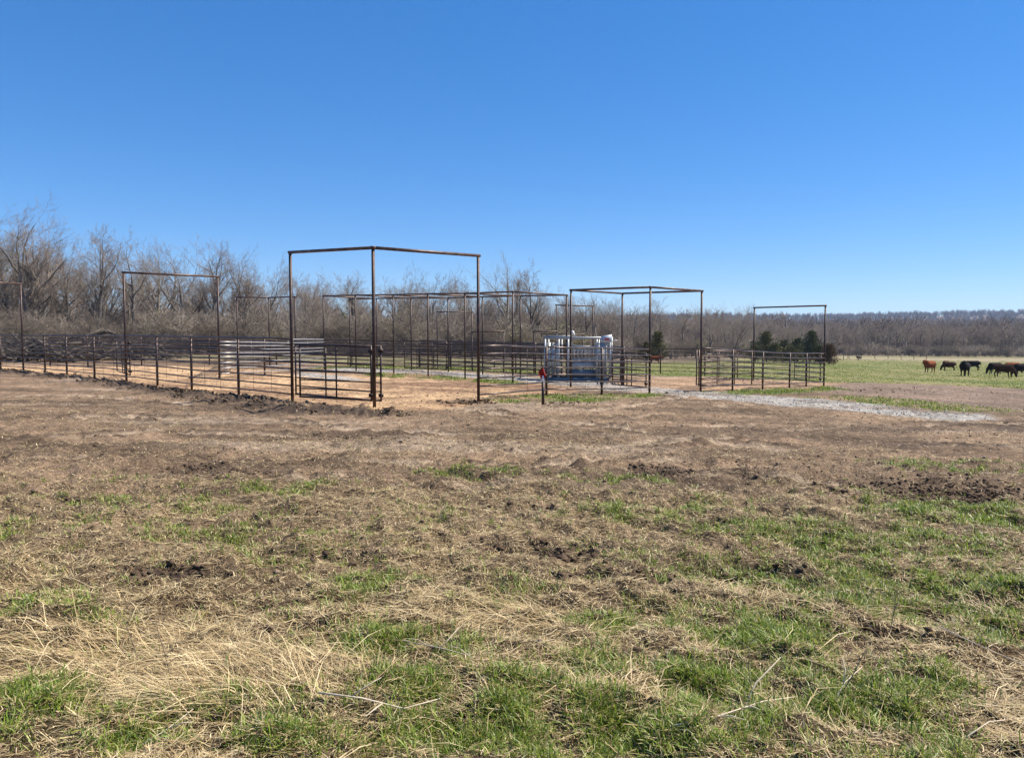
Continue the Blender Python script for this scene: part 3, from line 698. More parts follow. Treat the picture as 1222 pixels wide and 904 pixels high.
TP = tree_protos([
    dict(seed=1, height=14, spread=1.0, trunk_frac=.22, stems=1), dict(seed=2, height=14, spread=.85, trunk_frac=.3),
    dict(seed=3, height=12, spread=1.15, trunk_frac=.2), dict(seed=4, height=12, spread=.7, trunk_frac=.3, upright=.6),
    dict(seed=5, height=10, spread=.95, trunk_frac=.2, stems=2, dens=.85), dict(seed=6, height=10, spread=.8, trunk_frac=.35),
    dict(seed=7, height=9, spread=1.1, trunk_frac=.15, stems=2, dens=.85, jitter=.24), dict(seed=8, height=12, spread=.9, trunk_frac=.3, mat='pale_bark', tm='pale_bark', dens=.8),
    dict(seed=9, height=11, spread=1.0, trunk_frac=.2, leaf=2200),
    dict(seed=31, height=13, spread=.6, trunk_frac=.3, upright=.5, dens=.9), dict(seed=32, height=12, spread=.5, trunk_frac=.4, upright=.6, mat='pale_bark', dens=.85), dict(seed=33, height=12, spread=.55, trunk_frac=.35, upright=.3, dens=.85)])
BP = tree_protos([
    dict(seed=21, height=4.5, spread=1.1, trunk_frac=.08, stems=5, depth=4, dens=.8, thin=1.0, jitter=.26, tm='brush_twig'),
    dict(seed=22, height=4.0, spread=1.2, trunk_frac=.05, stems=6, depth=4, dens=.75, jitter=.3, leaf=5000),
    dict(seed=23, height=5.0, spread=.9, trunk_frac=.1, stems=5, depth=4, dens=.8, jitter=.22, tm='brush_twig'),
    dict(seed=24, height=3.2, spread=1.3, trunk_frac=.05, stems=6, depth=4, dens=.7, jitter=.3, tm='pale_bark', mat='pale_bark')])
def put_tree(proto, x, y, h, label, cat='tree', group=None, rz=None, wide=1.0, name='bare_tree', part='crown'):
    tm, cm, ph = proto
    s = h / ph; e = empty(name, (x, y, T1(x, y)), random.uniform(0, 6.28) if rz is None else rz); e.scale = (s * wide, s * wide, s)
    tag(e, label, cat, group)
    link('trunk', tm, e); link(part, cm, e)
    return e
# outline of the wood against the sky: photograph x -> y of the tree tops
PX = [-200, -60, 0, 40, 85, 120, 160, 220, 270, 310, 350, 400, 450, 500, 560, 590, 640, 670, 700, 760, 800, 840, 880, 900, 960, 1222, 1500]
PY = [262, 250, 248, 244, 268, 276, 288, 282, 296, 304, 322, 326, 328, 325, 326, 318, 326, 345, 352, 356, 374, 364, 366, 378, 383, 384, 384]
def top_h(x, y, k=1.0):
    px = 611 + F * x / y; ty = np.interp(px, PX, PY)
    return (CAM_Z + (405 - ty) / F * y - T1(x, y)) * k * 1.07
named = [ # px, depth, top y, proto, wide, label
    (42, 70, 240, 0, 1.05, 'tallest bare tree of the wood with wide forked crown, far left'),
    (-22, 70, 262, 2, 1.0, 'bare tree half out of the picture at the far left'),
    (84, 74, 284, 1, .85, 'shorter bare tree between the tallest and the slender tree'),
    (190, 78, 290, 7, .9, 'pale bare tree seen through the left pipe frame, left half'),
    (252, 76, 290, 3, 1.0, 'bare tree behind the right post of the left pipe frame'),
    (322, 80, 308, 2, .9, 'last tall bare tree before the nearest pipe frame'),
    (118, 72, 273, 3, .95, 'slender bare tree right of the tallest one, above the left pens'),
    (160, 76, 284, 1, 1.0, 'bare tree just behind the left pipe frame post'),
    (218, 74, 277, 2, 1.1, 'broad bare tree with upswept limbs rising over the left frame beam'),
    (292, 78, 297, 0, .95, 'bare tree left of the nearest pipe frame, crown leaning to the sky gap'),
    (405, 82, 322, 4, 1.0, 'bare tree framed by the left half of the nearest pipe frame'),
    (518, 84, 318, 2, .9, 'bare tree framed by the right half of the nearest pipe frame'),
    (604, 84, 306, 7, 1.0, 'pale half-dead tree with open branches right of the nearest frame'),
    (632, 88, 312, 5, .85, 'thin bare tree with lopped top beside the pale half-dead tree'),
    (748, 110, 352, 4, 1.1, 'bare tree seen through the square four post frame'),
    (846, 124, 361, 2, 1.0, 'rounded bare tree right of the square four post frame'),
    (872, 128, 362, 4, .9, 'twin-stemmed bare tree at the right end of the near wood')]
for px, D, ty, pr, wd, lab in named:
    x, y = xy(px, D); z = T1(x, y); h = (P(px, ty, D)[2] - z) * 1.07
    put_tree(TP[pr], x, y, h, lab, 'tree', 'bare trees of the wood behind the pens', wide=wd)
rt = random.Random(5)
MARK = [(-999, 'left of the leftmost tall post'), (28, 'between the leftmost tall post and the left pipe frame'), (150, 'seen through the left pipe frame'), (262, 'between the left pipe frame and the nearest frame'),
        (349, 'framed by the left half of the nearest frame'), (447, 'framed by the right half of the nearest frame'), (571, 'between the nearest frame and the square frame'), (681, 'seen through the left of the square frame'),
        (775, 'seen through the right of the square frame'), (836, 'between the square frame and the far right frame'), (899, 'behind the far right frame'), (984, 'right of the far right frame'), (1100, 'behind the main herd'), (1180, 'behind the right edge cattle')]
def where(px):
    return [m_ for a_, m_ in MARK if px >= a_][-1]
def scatter_tree(px, D, k, lab, grp, protos, cat='tree', pool=TP, hfix=None, wide=(.98, 1.32), name='bare_tree', part='crown'):
    x, y = xy(px, D)
    h = hfix if hfix else max(3.5, top_h(x, y, k))
    wh = where(px)
    put_tree(pool[rt.choice(protos)], x, y, h, lab + ' ' + wh, cat, lab.split()[-1] + ' ' + wh if 0 else grp + ', ' + wh, rz=rt.uniform(0, 6.28), wide=rt.uniform(*wide), name=name, part=part)
for k in range(46):
    px = -90 + 440 * (k + rt.random()) / 46; D = np.interp(px, [-100, 350], [66, 78]) + rt.choice([0, 6, 13, 22]) + rt.random() * 4
    scatter_tree(px, D, rt.choice([.5, .58, .66, .72, .78, .84]), 'leafless tree in the wood', 'wood trees', [0, 1, 2, 3, 5, 8, 9, 10, 11, 9, 10, 11])
for k in range(52):
    px = 350 + 390 * (k + rt.random()) / 52; D = np.interp(px, [350, 600, 740], [74, 84, 104]) + rt.choice([0, 5, 12, 20]) + rt.random() * 4
    scatter_tree(px, D, rt.choice([.6, .68, .76, .84, .92, 1.0]), 'leafless tree in the wood', 'wood trees', [2, 3, 4, 5, 6, 8, 1, 9, 10, 11])
for k in range(34):
    px = 740 + 200 * (k + rt.random()) / 34; D = np.interp(px, [740, 900], [108, 180]) + rt.choice([0, 8, 18, 30]) + rt.random() * 5
    scatter_tree(px, D, rt.uniform(.78, 1.0), 'leafless tree in the wood', 'wood trees', [2, 4, 5, 6, 1])
for k in range(64):
    px = 900 + 380 * (k + rt.random()) / 64; x, y = xy(px, 200); D = np.interp(px, [900, 1000, 1280], [190, 226, 240]) + rt.choice([0, 8, 16]) + rt.random() * 6
    scatter_tree(px, D, rt.uniform(.78, 1.08), 'distant leafless tree', 'far wood edge trees', [0, 1, 2, 3, 4, 5, 6, 7], wide=(1, 1.35))
for i_, (px, D, h, lab) in enumerate([(1006, 150, 4.6, 'small bare tree left of three alone in the pasture'), (1013, 153, 3.6, 'small bare tree middle of three alone in the pasture'), (1024, 148, 5.2, 'tallest of three small trees alone in the pasture')]):
    x, y = xy(px, D); put_tree(TP[[5, 3, 5][i_]], x, y, h, lab, 'tree', 'small trees alone in the pasture', wide=.75)
# understory
for k in range(66):
    px = -80 + 560 * (k + rt.random()) / 66; D = np.interp(px, [-80, 480], [60, 70]) + rt.choice([0, 3, 7]) + rt.random() * 3
    scatter_tree(px, D, 1, 'tangled leafless bush', 'wood bushes', [0, 0, 1, 2, 3], 'bush', BP, rt.uniform(2.8, 5.2), (1, 1.5), 'bare_bush', 'branches')
for k in range(60):
    px = 480 + 440 * (k + rt.random()) / 60; D = np.interp(px, [480, 640, 760, 920], [70, 78, 100, 160]) + rt.choice([0, 3, 8]) + rt.random() * 3
    scatter_tree(px, D, 1, 'tangled leafless bush', 'wood bushes', [0, 0, 1, 2, 3], 'bush', BP, rt.uniform(2.8, 5.2), (1, 1.6), 'bare_bush', 'branches')
for k in range(36):
    px = 960 + 300 * (k + rt.random()) / 36; D = 222 + rt.random() * 10
    scatter_tree(px, D, 1, 'distant pale low bush', 'far wood edge bushes', [0, 3, 2], 'bush', BP, rt.uniform(2.5, 4.5), (1.3, 2.2), 'bare_bush', 'branches')

# far woodland: one mass nobody could count
def far_trees(name, n, gen, seed, hr, label):
    rd = np.random.default_rng(seed)
    pr = []
    for s in range(5):
        bg_, sm = grow(100 + s, 10, 1.0, 3, .22, 4.2, dens=.85, stems=1 + s % 2)
        a_ = np.concatenate([bg_, sm]); a_[:, 6:] = np.maximum(a_[:, 6:], .045); pr.append(seg_tubes(a_, 3))
    V = []; Q = []; nn = 0
    X, Y = gen(rd, n); Z = T(X, Y)
    for x, y, z in zip(X, Y, Z):
        v, q_ = pr[rd.integers(5)]
        a_ = rd.uniform(0, 6.28); s = rd.uniform(*hr) / 10; wd = rd.uniform(1, 1.4)
        c_, s_ = math.cos(a_), math.sin(a_)
        vv = np.stack([(v[:, 0] * c_ - v[:, 1] * s_) * s * wd + x, (v[:, 0] * s_ + v[:, 1] * c_) * s * wd + y, v[:, 2] * s + z], 1)
        V.append(vv.astype(np.float32)); Q.append((q_ + nn).astype(np.int32)); nn += len(v)
    o = link(name, mesh_np(name, np.concatenate(V), np.concatenate(Q), None, 'ridge_twig' if 'ridge' in name else 'far_twig', False))
    tag(o, label, 'woodland', None, 'stuff'); return o
def gen_behind(rd, n):
    px = rd.uniform(-120, 960, n); D = wood_line(0) * 0 + rd.uniform(0, 1, n) ** 1.3 * 120
    X = []; Y = []
    for p, d in zip(px, D):
        base = np.interp(p, [-120, 350, 600, 740, 900, 960], [88, 96, 108, 140, 215, 235]); y = base + d; X.append((p - 611) / F * y); Y.append(y)
    return np.array(X), np.array(Y)
def gen_hill(rd, n):
    px = rd.uniform(560, 1300, n); y = 255 + rd.uniform(0, 1, n) ** 1.15 * 860
    return (px - 611) / F * y, y
far_trees('woodland', 560, gen_behind, 3, (4.5, 7.5), 'dense leafless wood filling in behind the near trees')
far_trees('hill_forest', 2300, gen_hill, 4, (7, 15), 'distant leafless forest covering the low hill')
def gen_ridge(rd, n):
    px = rd.uniform(640, 1290, n); y = 1350 + rd.uniform(0, 1, n) ** .7 * 640
    return (px - 611) / F * y, y
far_trees('ridge_forest', 1300, gen_ridge, 6, (10, 18), 'hazy bluish forest on the farthest ridge')

# cedars
def cedar(px, D, h, wd, mat, label, seed, name='cedar_tree'):
    rd = np.random.default_rng(seed)
    x, y = xy(px, D); e = empty(name, (x, y, T1(x, y))); tag(e, label, 'evergreen tree', 'evergreens at the end of the wood')
    MB().pipe([(0, 0, -.1), (.03, 0, h * .5), (0, 0, h * .93)], [.10, .06, .02], 7).build('trunk', 'bark', e)
    nb = int(120 * h / 4); per = 60; n = nb * per
    tb = rd.uniform(.04, .98, nb); ab = rd.uniform(0, 6.28, nb)
    Lb = wd * (1 - tb) ** .8 * rd.uniform(.35, 1.25, nb) * (.8 + .35 * np.sin(ab * 2 + seed)) + .12
    up = rd.uniform(.25, .9, nb)
    f_ = rd.uniform(.15, 1, (nb, per)); sp_ = (.12 + .2 * (1 - tb))[:, None]
    c_ = np.stack([np.cos(ab)[:, None] * Lb[:, None] * f_, np.sin(ab)[:, None] * Lb[:, None] * f_, (tb * h * .94)[:, None] + Lb[:, None] * up[:, None] * f_ ** 1.5], -1)
    c_ = (c_ + rd.normal(0, 1, c_.shape) * sp_[..., None] * np.array([1, 1, .7])).reshape(-1, 3)
    aa = np.repeat(ab, per); dirv = np.stack([np.cos(aa), np.sin(aa), rd.uniform(.3, 1.6, n)], 1) + rd.normal(0, .5, (n, 3))
    dirv /= np.linalg.norm(dirv, axis=1, keepdims=True)
    sd2 = np.cross(dirv, rd.normal(0, 1, (n, 3))); sd2 /= np.linalg.norm(sd2, axis=1, keepdims=True)
    L = rd.uniform(.10, .26, (n, 1)); W_ = L * .24
    v = np.stack([c_ - sd2 * W_, c_ + dirv * L * .5 - sd2 * W_ * .9, c_ + dirv * L, c_ + dirv * L * .5 + sd2 * W_], 1).reshape(-1, 3)
    link('crown', mesh_np('crown', v, np.arange(n * 4).reshape(-1, 4), None, mat, False), e)
for a_ in [(914, 108, 4.6, 2.1, 'cedar_olive', 'olive green cedar rising beside the far frame left post', 1), (934, 112, 3.3, 2.4, 'cedar_leaf', 'dark low cedar left of the pointed one', 2),
           (951, 110, 3.6, 2.2, 'cedar_leaf', 'dark bushy cedar leaning on the pointed cedar', 3), (966, 106, 4.7, 2.2, 'cedar_leaf', 'pointed dark green cedar framed by the far right pipe frame', 4),
           (989, 104, 2.8, 2.0, 'cedar_rust', 'rusty brown low cedar right of the far frame', 5), (901, 114, 3.0, 1.9, 'cedar_leaf', 'dark low cedar behind the far frame left post', 8), (784, 96, 3.8, 1.7, 'cedar_olive', 'olive evergreen behind the front post of the square frame', 6),
           (772, 99, 2.2, 1.5, 'cedar_olive', 'low evergreen left of the olive one behind the square frame', 7),
           (924, 107, 2.6, 2.4, 'cedar_olive', 'low olive cedar filling between the tall olive and dark cedars', 9), (943, 105, 2.4, 2.2, 'cedar_olive', 'low olive cedar in front of the dark bushy cedar', 10), (978, 106, 2.6, 2.0, 'cedar_leaf', 'low cedar between the pointed and the rusty cedar', 11)]:
    cedar(*a_)

# brush piles behind the left pens
def brush_pile(px, D, L, W, Hh, n, label, seed, mat='dead_wood'):
    rd = random.Random(seed); x, y = xy(px, D); e = empty('brush_pile', (x, y, T1(x, y))); tag(e, label, 'brush pile', 'brush piles behind the left pens')
    logs = MB(); tw = []
    for k in range(n):
        a_ = rd.uniform(0, 6.28); ln = rd.uniform(.7, 2.4); u = rd.uniform(-1, 1); zc = rd.random() ** 1.2 * Hh * (1 - u * u * .7)
        c_ = Vector((u * L / 2, rd.uniform(-W / 2, W / 2), zc + .1)); d = Vector((math.cos(a_), math.sin(a_) * .8, rd.gauss(0, .35))).normalized()
        r_ = rd.choice([.03, .05, .08, .13]); mid = c_ + Vector((0, 0, rd.gauss(0, .12)))
        logs.pipe([c_ - d * ln / 2, mid, c_ + d * ln / 2], [r_, r_ * .9, r_ * .5], 6)
        for s in range(8):
            p = c_ + d * rd.uniform(-.5, .5) * ln; dd = Vector((rd.gauss(0, 1), rd.gauss(0, 1), rd.gauss(.2, .7))).normalized() * rd.uniform(.3, 1.0)
            m_ = p + dd * .5 + Vector((rd.gauss(0, .08),) * 3)
            tw.append((*p, *m_, .016, .012)); tw.append((*m_, *(p + dd), .012, .006))
    logs.build('log', mat, e)
    v, q_ = seg_tubes(np.array(tw), 3); link('twigs', mesh_np('twigs', v, q_, None, mat), e)
brush_pile(40, 46, 6.0, 3, 1.5, 70, 'dark tangled brush pile behind the farthest left fence bays', 1)
brush_pile(98, 48, 5.0, 3, 1.4, 70, 'brush pile with bleached broken limbs behind the left fence', 2)
brush_pile(125, 50, 3.6, 2.5, 2.1, 50, 'tallest brush pile, left of the tall left frame post', 3)
brush_pile(168, 50, 4.5, 2.5, 1.1, 40, 'low brush pile just right of the tall left frame post', 4)

# ------------------------------------------------------------------ cattle
def cow_mesh(name, pose, turn=0.0, scale=1.0):
    """one skin over a jointed body, facing +x"""
    b = MB()
    def cap(p0, p1, r0, r1, sx=1.0):
        p0 = np.array(p0, float); p1 = np.array(p1, float); d = p1 - p0; L = np.linalg.norm(d); d /= L
        pts = []; rr_ = []
        for t_ in np.linspace(-1, 0, 5)[:-1]: pts.append(p0 + d * t_ * r0 * .98); rr_.append(r0 * math.sqrt(max(0, 1 - t_ * t_ * .96)))
        for t_ in np.linspace(0, 1, 4): pts.append(p0 + d * t_ * L); rr_.append(r0 + (r1 - r0) * t_)
        for t_ in np.linspace(0, 1, 5)[1:]: pts.append(p1 + d * t_ * r1 * .98); rr_.append(r1 * math.sqrt(max(0, 1 - t_ * t_ * .96)))
        b.pipe(pts, rr_, 12)
    # trunk: deep chest, belly, level back
    cap((.46, 0, .92), (.10, 0, .88), .36, .40); cap((.10, 0, .88), (-.38, 0, .91), .40, .37); cap((-.38, 0, .91), (-.64, 0, .98), .37, .28)
    cap((.50, 0, 1.12), (-.6, 0, 1.13), .17, .17); cap((.62, 0, .82), (.56, 0, 1.1), .20, .20)
    if pose == 'graze':
        cap((.50, 0, 1.0), (.86, turn * .2, .66), .28, .18); cap((.86, turn * .2, .66), (.98, turn * .25, .42), .17, .14); cap((.98, turn * .25, .42), (1.06, turn * .28, .12), .14, .09)
        hx, hz = 1.06, .62; ed = 1
    else:
        hy = math.sin(turn) * .28; hx = .60 + .26 * math.cos(turn)
        cap((.50, 0, 1.06), (hx, hy, 1.24), .28, .19); cap((hx, hy, 1.28), (hx + .14 * math.cos(turn), hy + .14 * math.sin(turn), 1.22), .16, .14)
        cap((hx + .14 * math.cos(turn), hy + .14 * math.sin(turn), 1.22), (hx + .34 * math.cos(turn), hy + .34 * math.sin(turn), 1.04), .13, .09); hz = 1.42
    for s in (-1, 1):
        if pose == 'graze': cap((.90, turn * .2 + s * .12, .66), (.86, turn * .2 + s * .30, .62), .05, .035)
        else: cap((hx - s * .12 * math.sin(turn), hy + s * .12 * math.cos(turn), 1.32), (hx - s * .30 * math.sin(turn), hy + s * .30 * math.cos(turn), 1.30), .05, .035)
        fx_ = .06 * s
        cap((.50, s * .17, .85), (.52 + fx_, s * .17, .50), .15, .085); cap((.52 + fx_, s * .17, .50), (.54 + fx_, s * .17, .10), .068, .05); cap((.54 + fx_, s * .17, .10), (.58 + fx_, s * .17, .045), .055, .06)
        cap((-.58, s * .17, .95), (-.50 + fx_, s * .18, .62), .20, .13); cap((-.50 + fx_, s * .18, .62), (-.68 + fx_, s * .18, .42), .10, .07)
        cap((-.68 + fx_, s * .18, .42), (-.65 + fx_, s * .18, .10), .066, .05); cap((-.65 + fx_, s * .18, .10), (-.61 + fx_, s * .18, .045), .055, .06)
    cap((-.90, 0, 1.15), (-.98, 0, .8), .035, .03); cap((-.98, 0, .8), (-.96, 0, .5), .03, .05)
    cap((.62, 0, .72), (.70, 0, .9), .12, .12)
    v = np.concatenate(b.v) * scale; q_ = np.concatenate(b.q); t_ = np.concatenate(b.t)
    me = mesh_np(name, v, q_, t_)
    tmp = bpy.data.objects.new('tmp', me); C.objects.link(tmp)
    m_ = tmp.modifiers.new('r', 'REMESH'); m_.mode = 'VOXEL'; m_.voxel_size = .035 * scale
    s2 = tmp.modifiers.new('s', 'SMOOTH'); s2.iterations = 4; s2.factor = .5
    dg = bpy.context.evaluated_depsgraph_get(); dg.update()
    out = bpy.data.meshes.new_from_object(tmp.evaluated_get(dg)); out.name = name
    bpy.data.objects.remove(tmp); bpy.data.meshes.remove(me)
    out.polygons.foreach_set('use_smooth', np.ones(len(out.polygons), bool))
    return out
CM = {('stand', 0): cow_mesh('cow', 'stand', 0), ('stand', 1): cow_mesh('cow', 'stand', .5), ('graze', 0): cow_mesh('cow', 'graze', 0), ('graze', 1): cow_mesh('cow', 'graze', .5)}
def cow(px, py, hpx, rz, pose, coat, label, real=1.42):
    """py: where the hooves stand; hpx: back height in photo pixels"""
    D = real * F / hpx
    x, y = xy(px, D)
    gx, gy = G(px, py)
    D = .25 * D + .75 * gy; x, y = xy(px, D); s = hpx * D / F / 1.28
    me = CM[pose].copy(); me.materials.clear(); me.materials.append(MATS[coat])
    o = link('cow', me, None, (x, y, T1(x, y) - .02)); o.rotation_euler = (0, 0, rz); o.scale = (s,) * 3
    tag(o, label, 'cow', 'cattle grazing in the pasture')
PI = math.pi
cow(1109, 446, 14, PI + .5, ('stand', 0), 'red_coat', 'red-brown cow standing side-on, leftmost of the main herd')
cow(1132, 445.5, 10.5, PI - .35, ('graze', 0), 'brown_coat', 'brown calf grazing between the red-brown cow and the black one')
cow(1128, 442.5, 7.5, PI + .5, ('graze', 1), 'brown_coat', 'small brown calf mostly hidden behind the other calf')
cow(1151, 450, 17, -PI / 2 - .75, ('stand', 1), 'black_coat', 'black cow facing the camera with its head raised to the left')
cow(1160, 443.5, 11.5, PI - .6, ('graze', 0), 'black_coat', 'black cow standing side-on behind the head-raised black cow')
cow(1187, 448, 13.5, PI + .15, ('graze', 0), 'black_coat', 'black cow grazing to the left, at the left of the right cluster')
cow(1197.5, 452, 15.5, -.9, ('graze', 1), 'brown_coat', 'dark brown cow grazing in front of the right cluster')
cow(1208, 447, 13, -.1, ('graze', 0), 'red_coat', 'red-brown cow behind the dark brown one in the right cluster')
cow(1219, 450.5, 15, PI, ('graze', 0), 'black_coat', 'black cow cut by the right edge of the picture')
cow(1024, 435, 4.2, PI / 2 + .5, ('stand', 0), 'brown_coat', 'tiny distant brown cow near the three small pasture trees')
cow(782, 438.5, 9.0, -.1, ('stand', 0), 'red_coat', 'red cow seen behind the front post of the square frame')

# wire fence far across the pasture
e0 = np.array([*xy(995, 168), 0]); e1 = np.array([*xy(1105, 176), 0]); e0[2] = T1(*e0[:2]); e1[2] = T1(*e1[:2])
e = empty('wire_fence', e0); tag(e, 'thin wire fence with widely spaced posts across the pasture', 'fence')
for k in range(8):
    t_ = k / 7; p = e0 * (1 - t_) + e1 * t_; p[2] = T1(p[0], p[1]); p = p - e0
    MB().pipe([p - np.array([0, 0, .1]), p + np.array([0, 0, 1.25])], .06, 6).build('post', 'dead_wood', e)
for z in (.4, .8, 1.15): MB().pipe([(0, 0, z), (e1 - e0) + np.array([0, 0, z])], .008, 4).build('wire', 'rail_steel', e)

# ------------------------------------------------------------------ blades
def blades(name, x, y, L, W_, head, tilt, col, mat, label, cat, lift=0, arch=.3, tipdrop=0):
    """bent blades on the ground: head = heading, tilt = angle from the ground"""
    n = len(x)
    hx, hy = np.cos(head), np.sin(head)
    hor = np.cos(tilt) * L; ver = np.sin(tilt) * L
    z0 = H(x, y) + lift - .004
    mx_, my_ = x + hx * hor * .5, y + hy * hor * .5
    bend = rng.normal(0, .07, n) * L
    mx_ -= hy * bend; my_ += hx * bend
    tx, ty = x + hx * hor, y + hy * hor
    zm = np.maximum(z0 + ver * (.5 + arch * .5), H(mx_, my_) + .004)
    zt = np.maximum(z0 + ver * (1 - tipdrop), H(tx, ty) + .003)
    sx_, sy_ = -hy * W_ / 2, hx * W_ / 2
    tw = rng.uniform(-.6, .6, n) * W_
    V = np.stack([np.stack([x - sx_, y - sy_, z0], 1), np.stack([x + sx_, y + sy_, z0], 1), np.stack([mx_ + sx_, my_ + sy_, zm + tw * .5], 1),
                  np.stack([mx_ - sx_, my_ - sy_, zm - tw * .5], 1), np.stack([tx, ty, zt], 1)], 1).reshape(-1, 3)
    k = np.arange(n)[:, None] * 5
    q_ = k + np.array([[0, 1, 2, 3]]); t_ = k + np.array([[3, 2, 4]])
    cc = np.repeat(col, 5, axis=0)
    o = link(name, mesh_np(name, V, q_, t_, mat, False, cc)); tag(o, label, cat, None, 'stuff'); return o
def polar(n, r0, r1, e=-.3, half=39):
    u = rng.random(n); r = (r0 ** (1 + e) + u * (r1 ** (1 + e) - r0 ** (1 + e))) ** (1 / (1 + e))
    a = np.radians(rng.uniform(-half, half, n)); return np.sin(a) * r, np.cos(a) * r
def straw_cols(n):
    c = np.array([(.54, .405, .205), (.70, .56, .33), (.36, .25, .12), (.50, .41, .22), (.17, .11, .055)])[rng.choice(5, n, p=[.28, .22, .2, .14, .16])]
    return c * rng.uniform(.65, 1.2, (n, 1))
# long flattened straw
x, y = polar(560000, 2.2, 12.5)
fo = fore_mask(x, y); mat_ = .5 + .5 * fbm(x, y, .55, 3, 120)
dens = fo * (.15 + .50 * sst(.3, .75, mat_)) * (.35 + .65 * sst(-.35, .25, fbm(x, y, .16, 3, 122))) * (1 - .4 * sst(4.2, 6.5, y)) * (1 - .8 * soil_mask(x, y)) * (1 - .5 * green_mask(x, y))
k = rng.random(len(x)) < dens
x, y = x[k], y[k]; r = np.hypot(x, y); n = len(x)
flow = fbm(x, y, 1.1, 2, 130) * 2.6 + .2
head = flow + rng.normal(0, 1.1, n) + (rng.random(n) < .5) * PI
blades('dry_grass', x, y, rng.uniform(.02, .11, n) * (1 + .02 * r), rng.uniform(.0016, .0036, n) * (.7 + r * .11), head, np.abs(rng.normal(0, .16, n)), straw_cols(n), 'straw_blade',
       'flattened mown dry grass lying over the foreground', 'dry grass', lift=rng.uniform(0, .022, n) * sst(.3, .7, mat_[k]))
# short litter on the dirt
x, y = polar(130000, 6, 24, .1)
k = rng.random(len(x)) < (.22 + .55 * sst(-.1, .5, fbm(x * .5, y, 1.5, 3, 121))) * (1 - sst(14, 24, y) * .8); x, y = x[k], y[k]; n = len(x); r = np.hypot(x, y)
blades('straw_litter', x, y, rng.uniform(.03, .12, n), rng.uniform(.003, .006, n) * (.6 + r * .09), rng.uniform(0, 6.28, n), np.abs(rng.normal(0, .12, n)), straw_cols(n) * .85, 'straw_blade',
       'scattered bits of straw on the bare dirt', 'straw litter')
x, y = polar(620000, 2.2, 13, -.1)
k = rng.random(len(x)) < (.18 + .6 * sst(-.25, .3, fbm(x, y, .2, 3, 123))) * (.25 + .75 * fore_mask(x, y)) * (1 - .75 * soil_mask(x, y)); x, y = x[k], y[k]; n = len(x); r = np.hypot(x, y)
blades('chaff', x, y, rng.uniform(.012, .05, n) * (.8 + r * .05), rng.uniform(.0018, .0045, n) * (.6 + r * .1), rng.uniform(0, 6.28, n), np.abs(rng.normal(0, .25, n)), straw_cols(n) * rng.choice([.5, .85, 1.1], (n, 1)), 'straw_blade',
       'short broken chaff of mown grass', 'dry grass', lift=rng.uniform(0, .012, n))
# long straw clumps lying out of the mown mat
cl = [G(*p) for p in [(160, 760), (210, 800), (110, 790), (60, 780), (250, 840), (300, 815), (330, 850), (620, 735), (520, 810), (560, 745), (480, 850), (900, 720), (1040, 735), (1100, 790), (940, 800), (1180, 860),
                      (150, 720), (90, 830), (380, 780), (1000, 880), (620, 870), (700, 760), (1150, 680), (30, 700), (1190, 740), (720, 860), (240, 760), (190, 830), (130, 845), (410, 800)]]
X = []; Y = []; Hd = []; Tl = []; Ln = []
for ci, (gx, gy) in enumerate(cl):
    m_ = rng.integers(120, 300) if ci > 7 else 520; hd = rng.uniform(0, 6.28) if ci > 7 else rng.normal(2.6, .5)
    X.append(gx + rng.normal(0, .24, m_)); Y.append(gy + rng.normal(0, .14, m_)); Hd.append(hd + rng.normal(0, .75 if ci > 7 else .42, m_)); Tl.append(np.abs(rng.normal(.12, .14, m_))); Ln.append(rng.uniform(.06, .34 if ci > 7 else .46, m_))
X, Y, Hd, Tl, Ln = map(np.concatenate, (X, Y, Hd, Tl, Ln)); n = len(X)
blades('straw_clumps', X, Y, Ln, rng.uniform(.001, .0036, n), Hd, Tl, straw_cols(n) * 1.15, 'straw_blade', 'swept clumps of long pale dead grass in the foreground', 'dry grass', arch=.5, tipdrop=.25)
# green grass
def greens(name, x, y, hgt, wid, per, rad, label, tiltm=1.0):
    n0 = len(x); x = np.repeat(x, per) + rng.normal(0, rad, n0 * per); y = np.repeat(y, per) + rng.normal(0, rad, n0 * per)
    n = len(x); r = np.hypot(x, y)
    base = np.array([(.16, .235, .022), (.235, .32, .035), (.07, .115, .012), (.34, .34, .075), (.46, .37, .18)])[rng.choice(5, n, p=[.32, .26, .22, .13, .07])] * rng.uniform(.75, 1.25, (n, 1))
    hv = np.repeat(rng.uniform(.6, 1.25, n0), per)
    blades(name, x, y, rng.uniform(hgt[0], hgt[1], n) * hv, rng.uniform(wid[0], wid[1], n) * (.7 + r * .12), rng.uniform(0, 6.28, n), np.clip(rng.normal(tiltm, .38, n), .1, 1.5), base, 'grass_blade', label, 'grass', arch=.35, tipdrop=.12)
x, y = polar(110000, 2.2, 14)
gm = green_mask(x, y); k = rng.random(len(x)) < gm * 1.0 * sst(-.3, .25, fbm(x, y, .2, 3, 140)) + .015 * fore_mask(x, y)
greens('green_grass', x[k], y[k], (.02, .095), (.0018, .0045), 14, .03, 'fresh green grass growing through the mown straw', .7)
# green strips beside the gravel and fences
X = []; Y = []
for zi, zg in enumerate(Z_G):
    m_ = 9000; x = rng.uniform(zg[:, 0].min(), zg[:, 0].max(), m_); y = rng.uniform(zg[:, 1].min(), zg[:, 1].max(), m_)
    k = rng.random(m_) < inside(zg, x, y, .25, 1.0, zi) * sst(-.3, .5, fbm(x, y, .6, 3, 96 + zi)) * (.35 if zi == 4 else .8); X.append(x[k]); Y.append(y[k])
x = np.concatenate(X); y = np.concatenate(Y)
greens('strip_grass', x, y, (.04, .10), (.003, .006), 5, .1, 'bright green grass strips beside the gravel and fence lines')
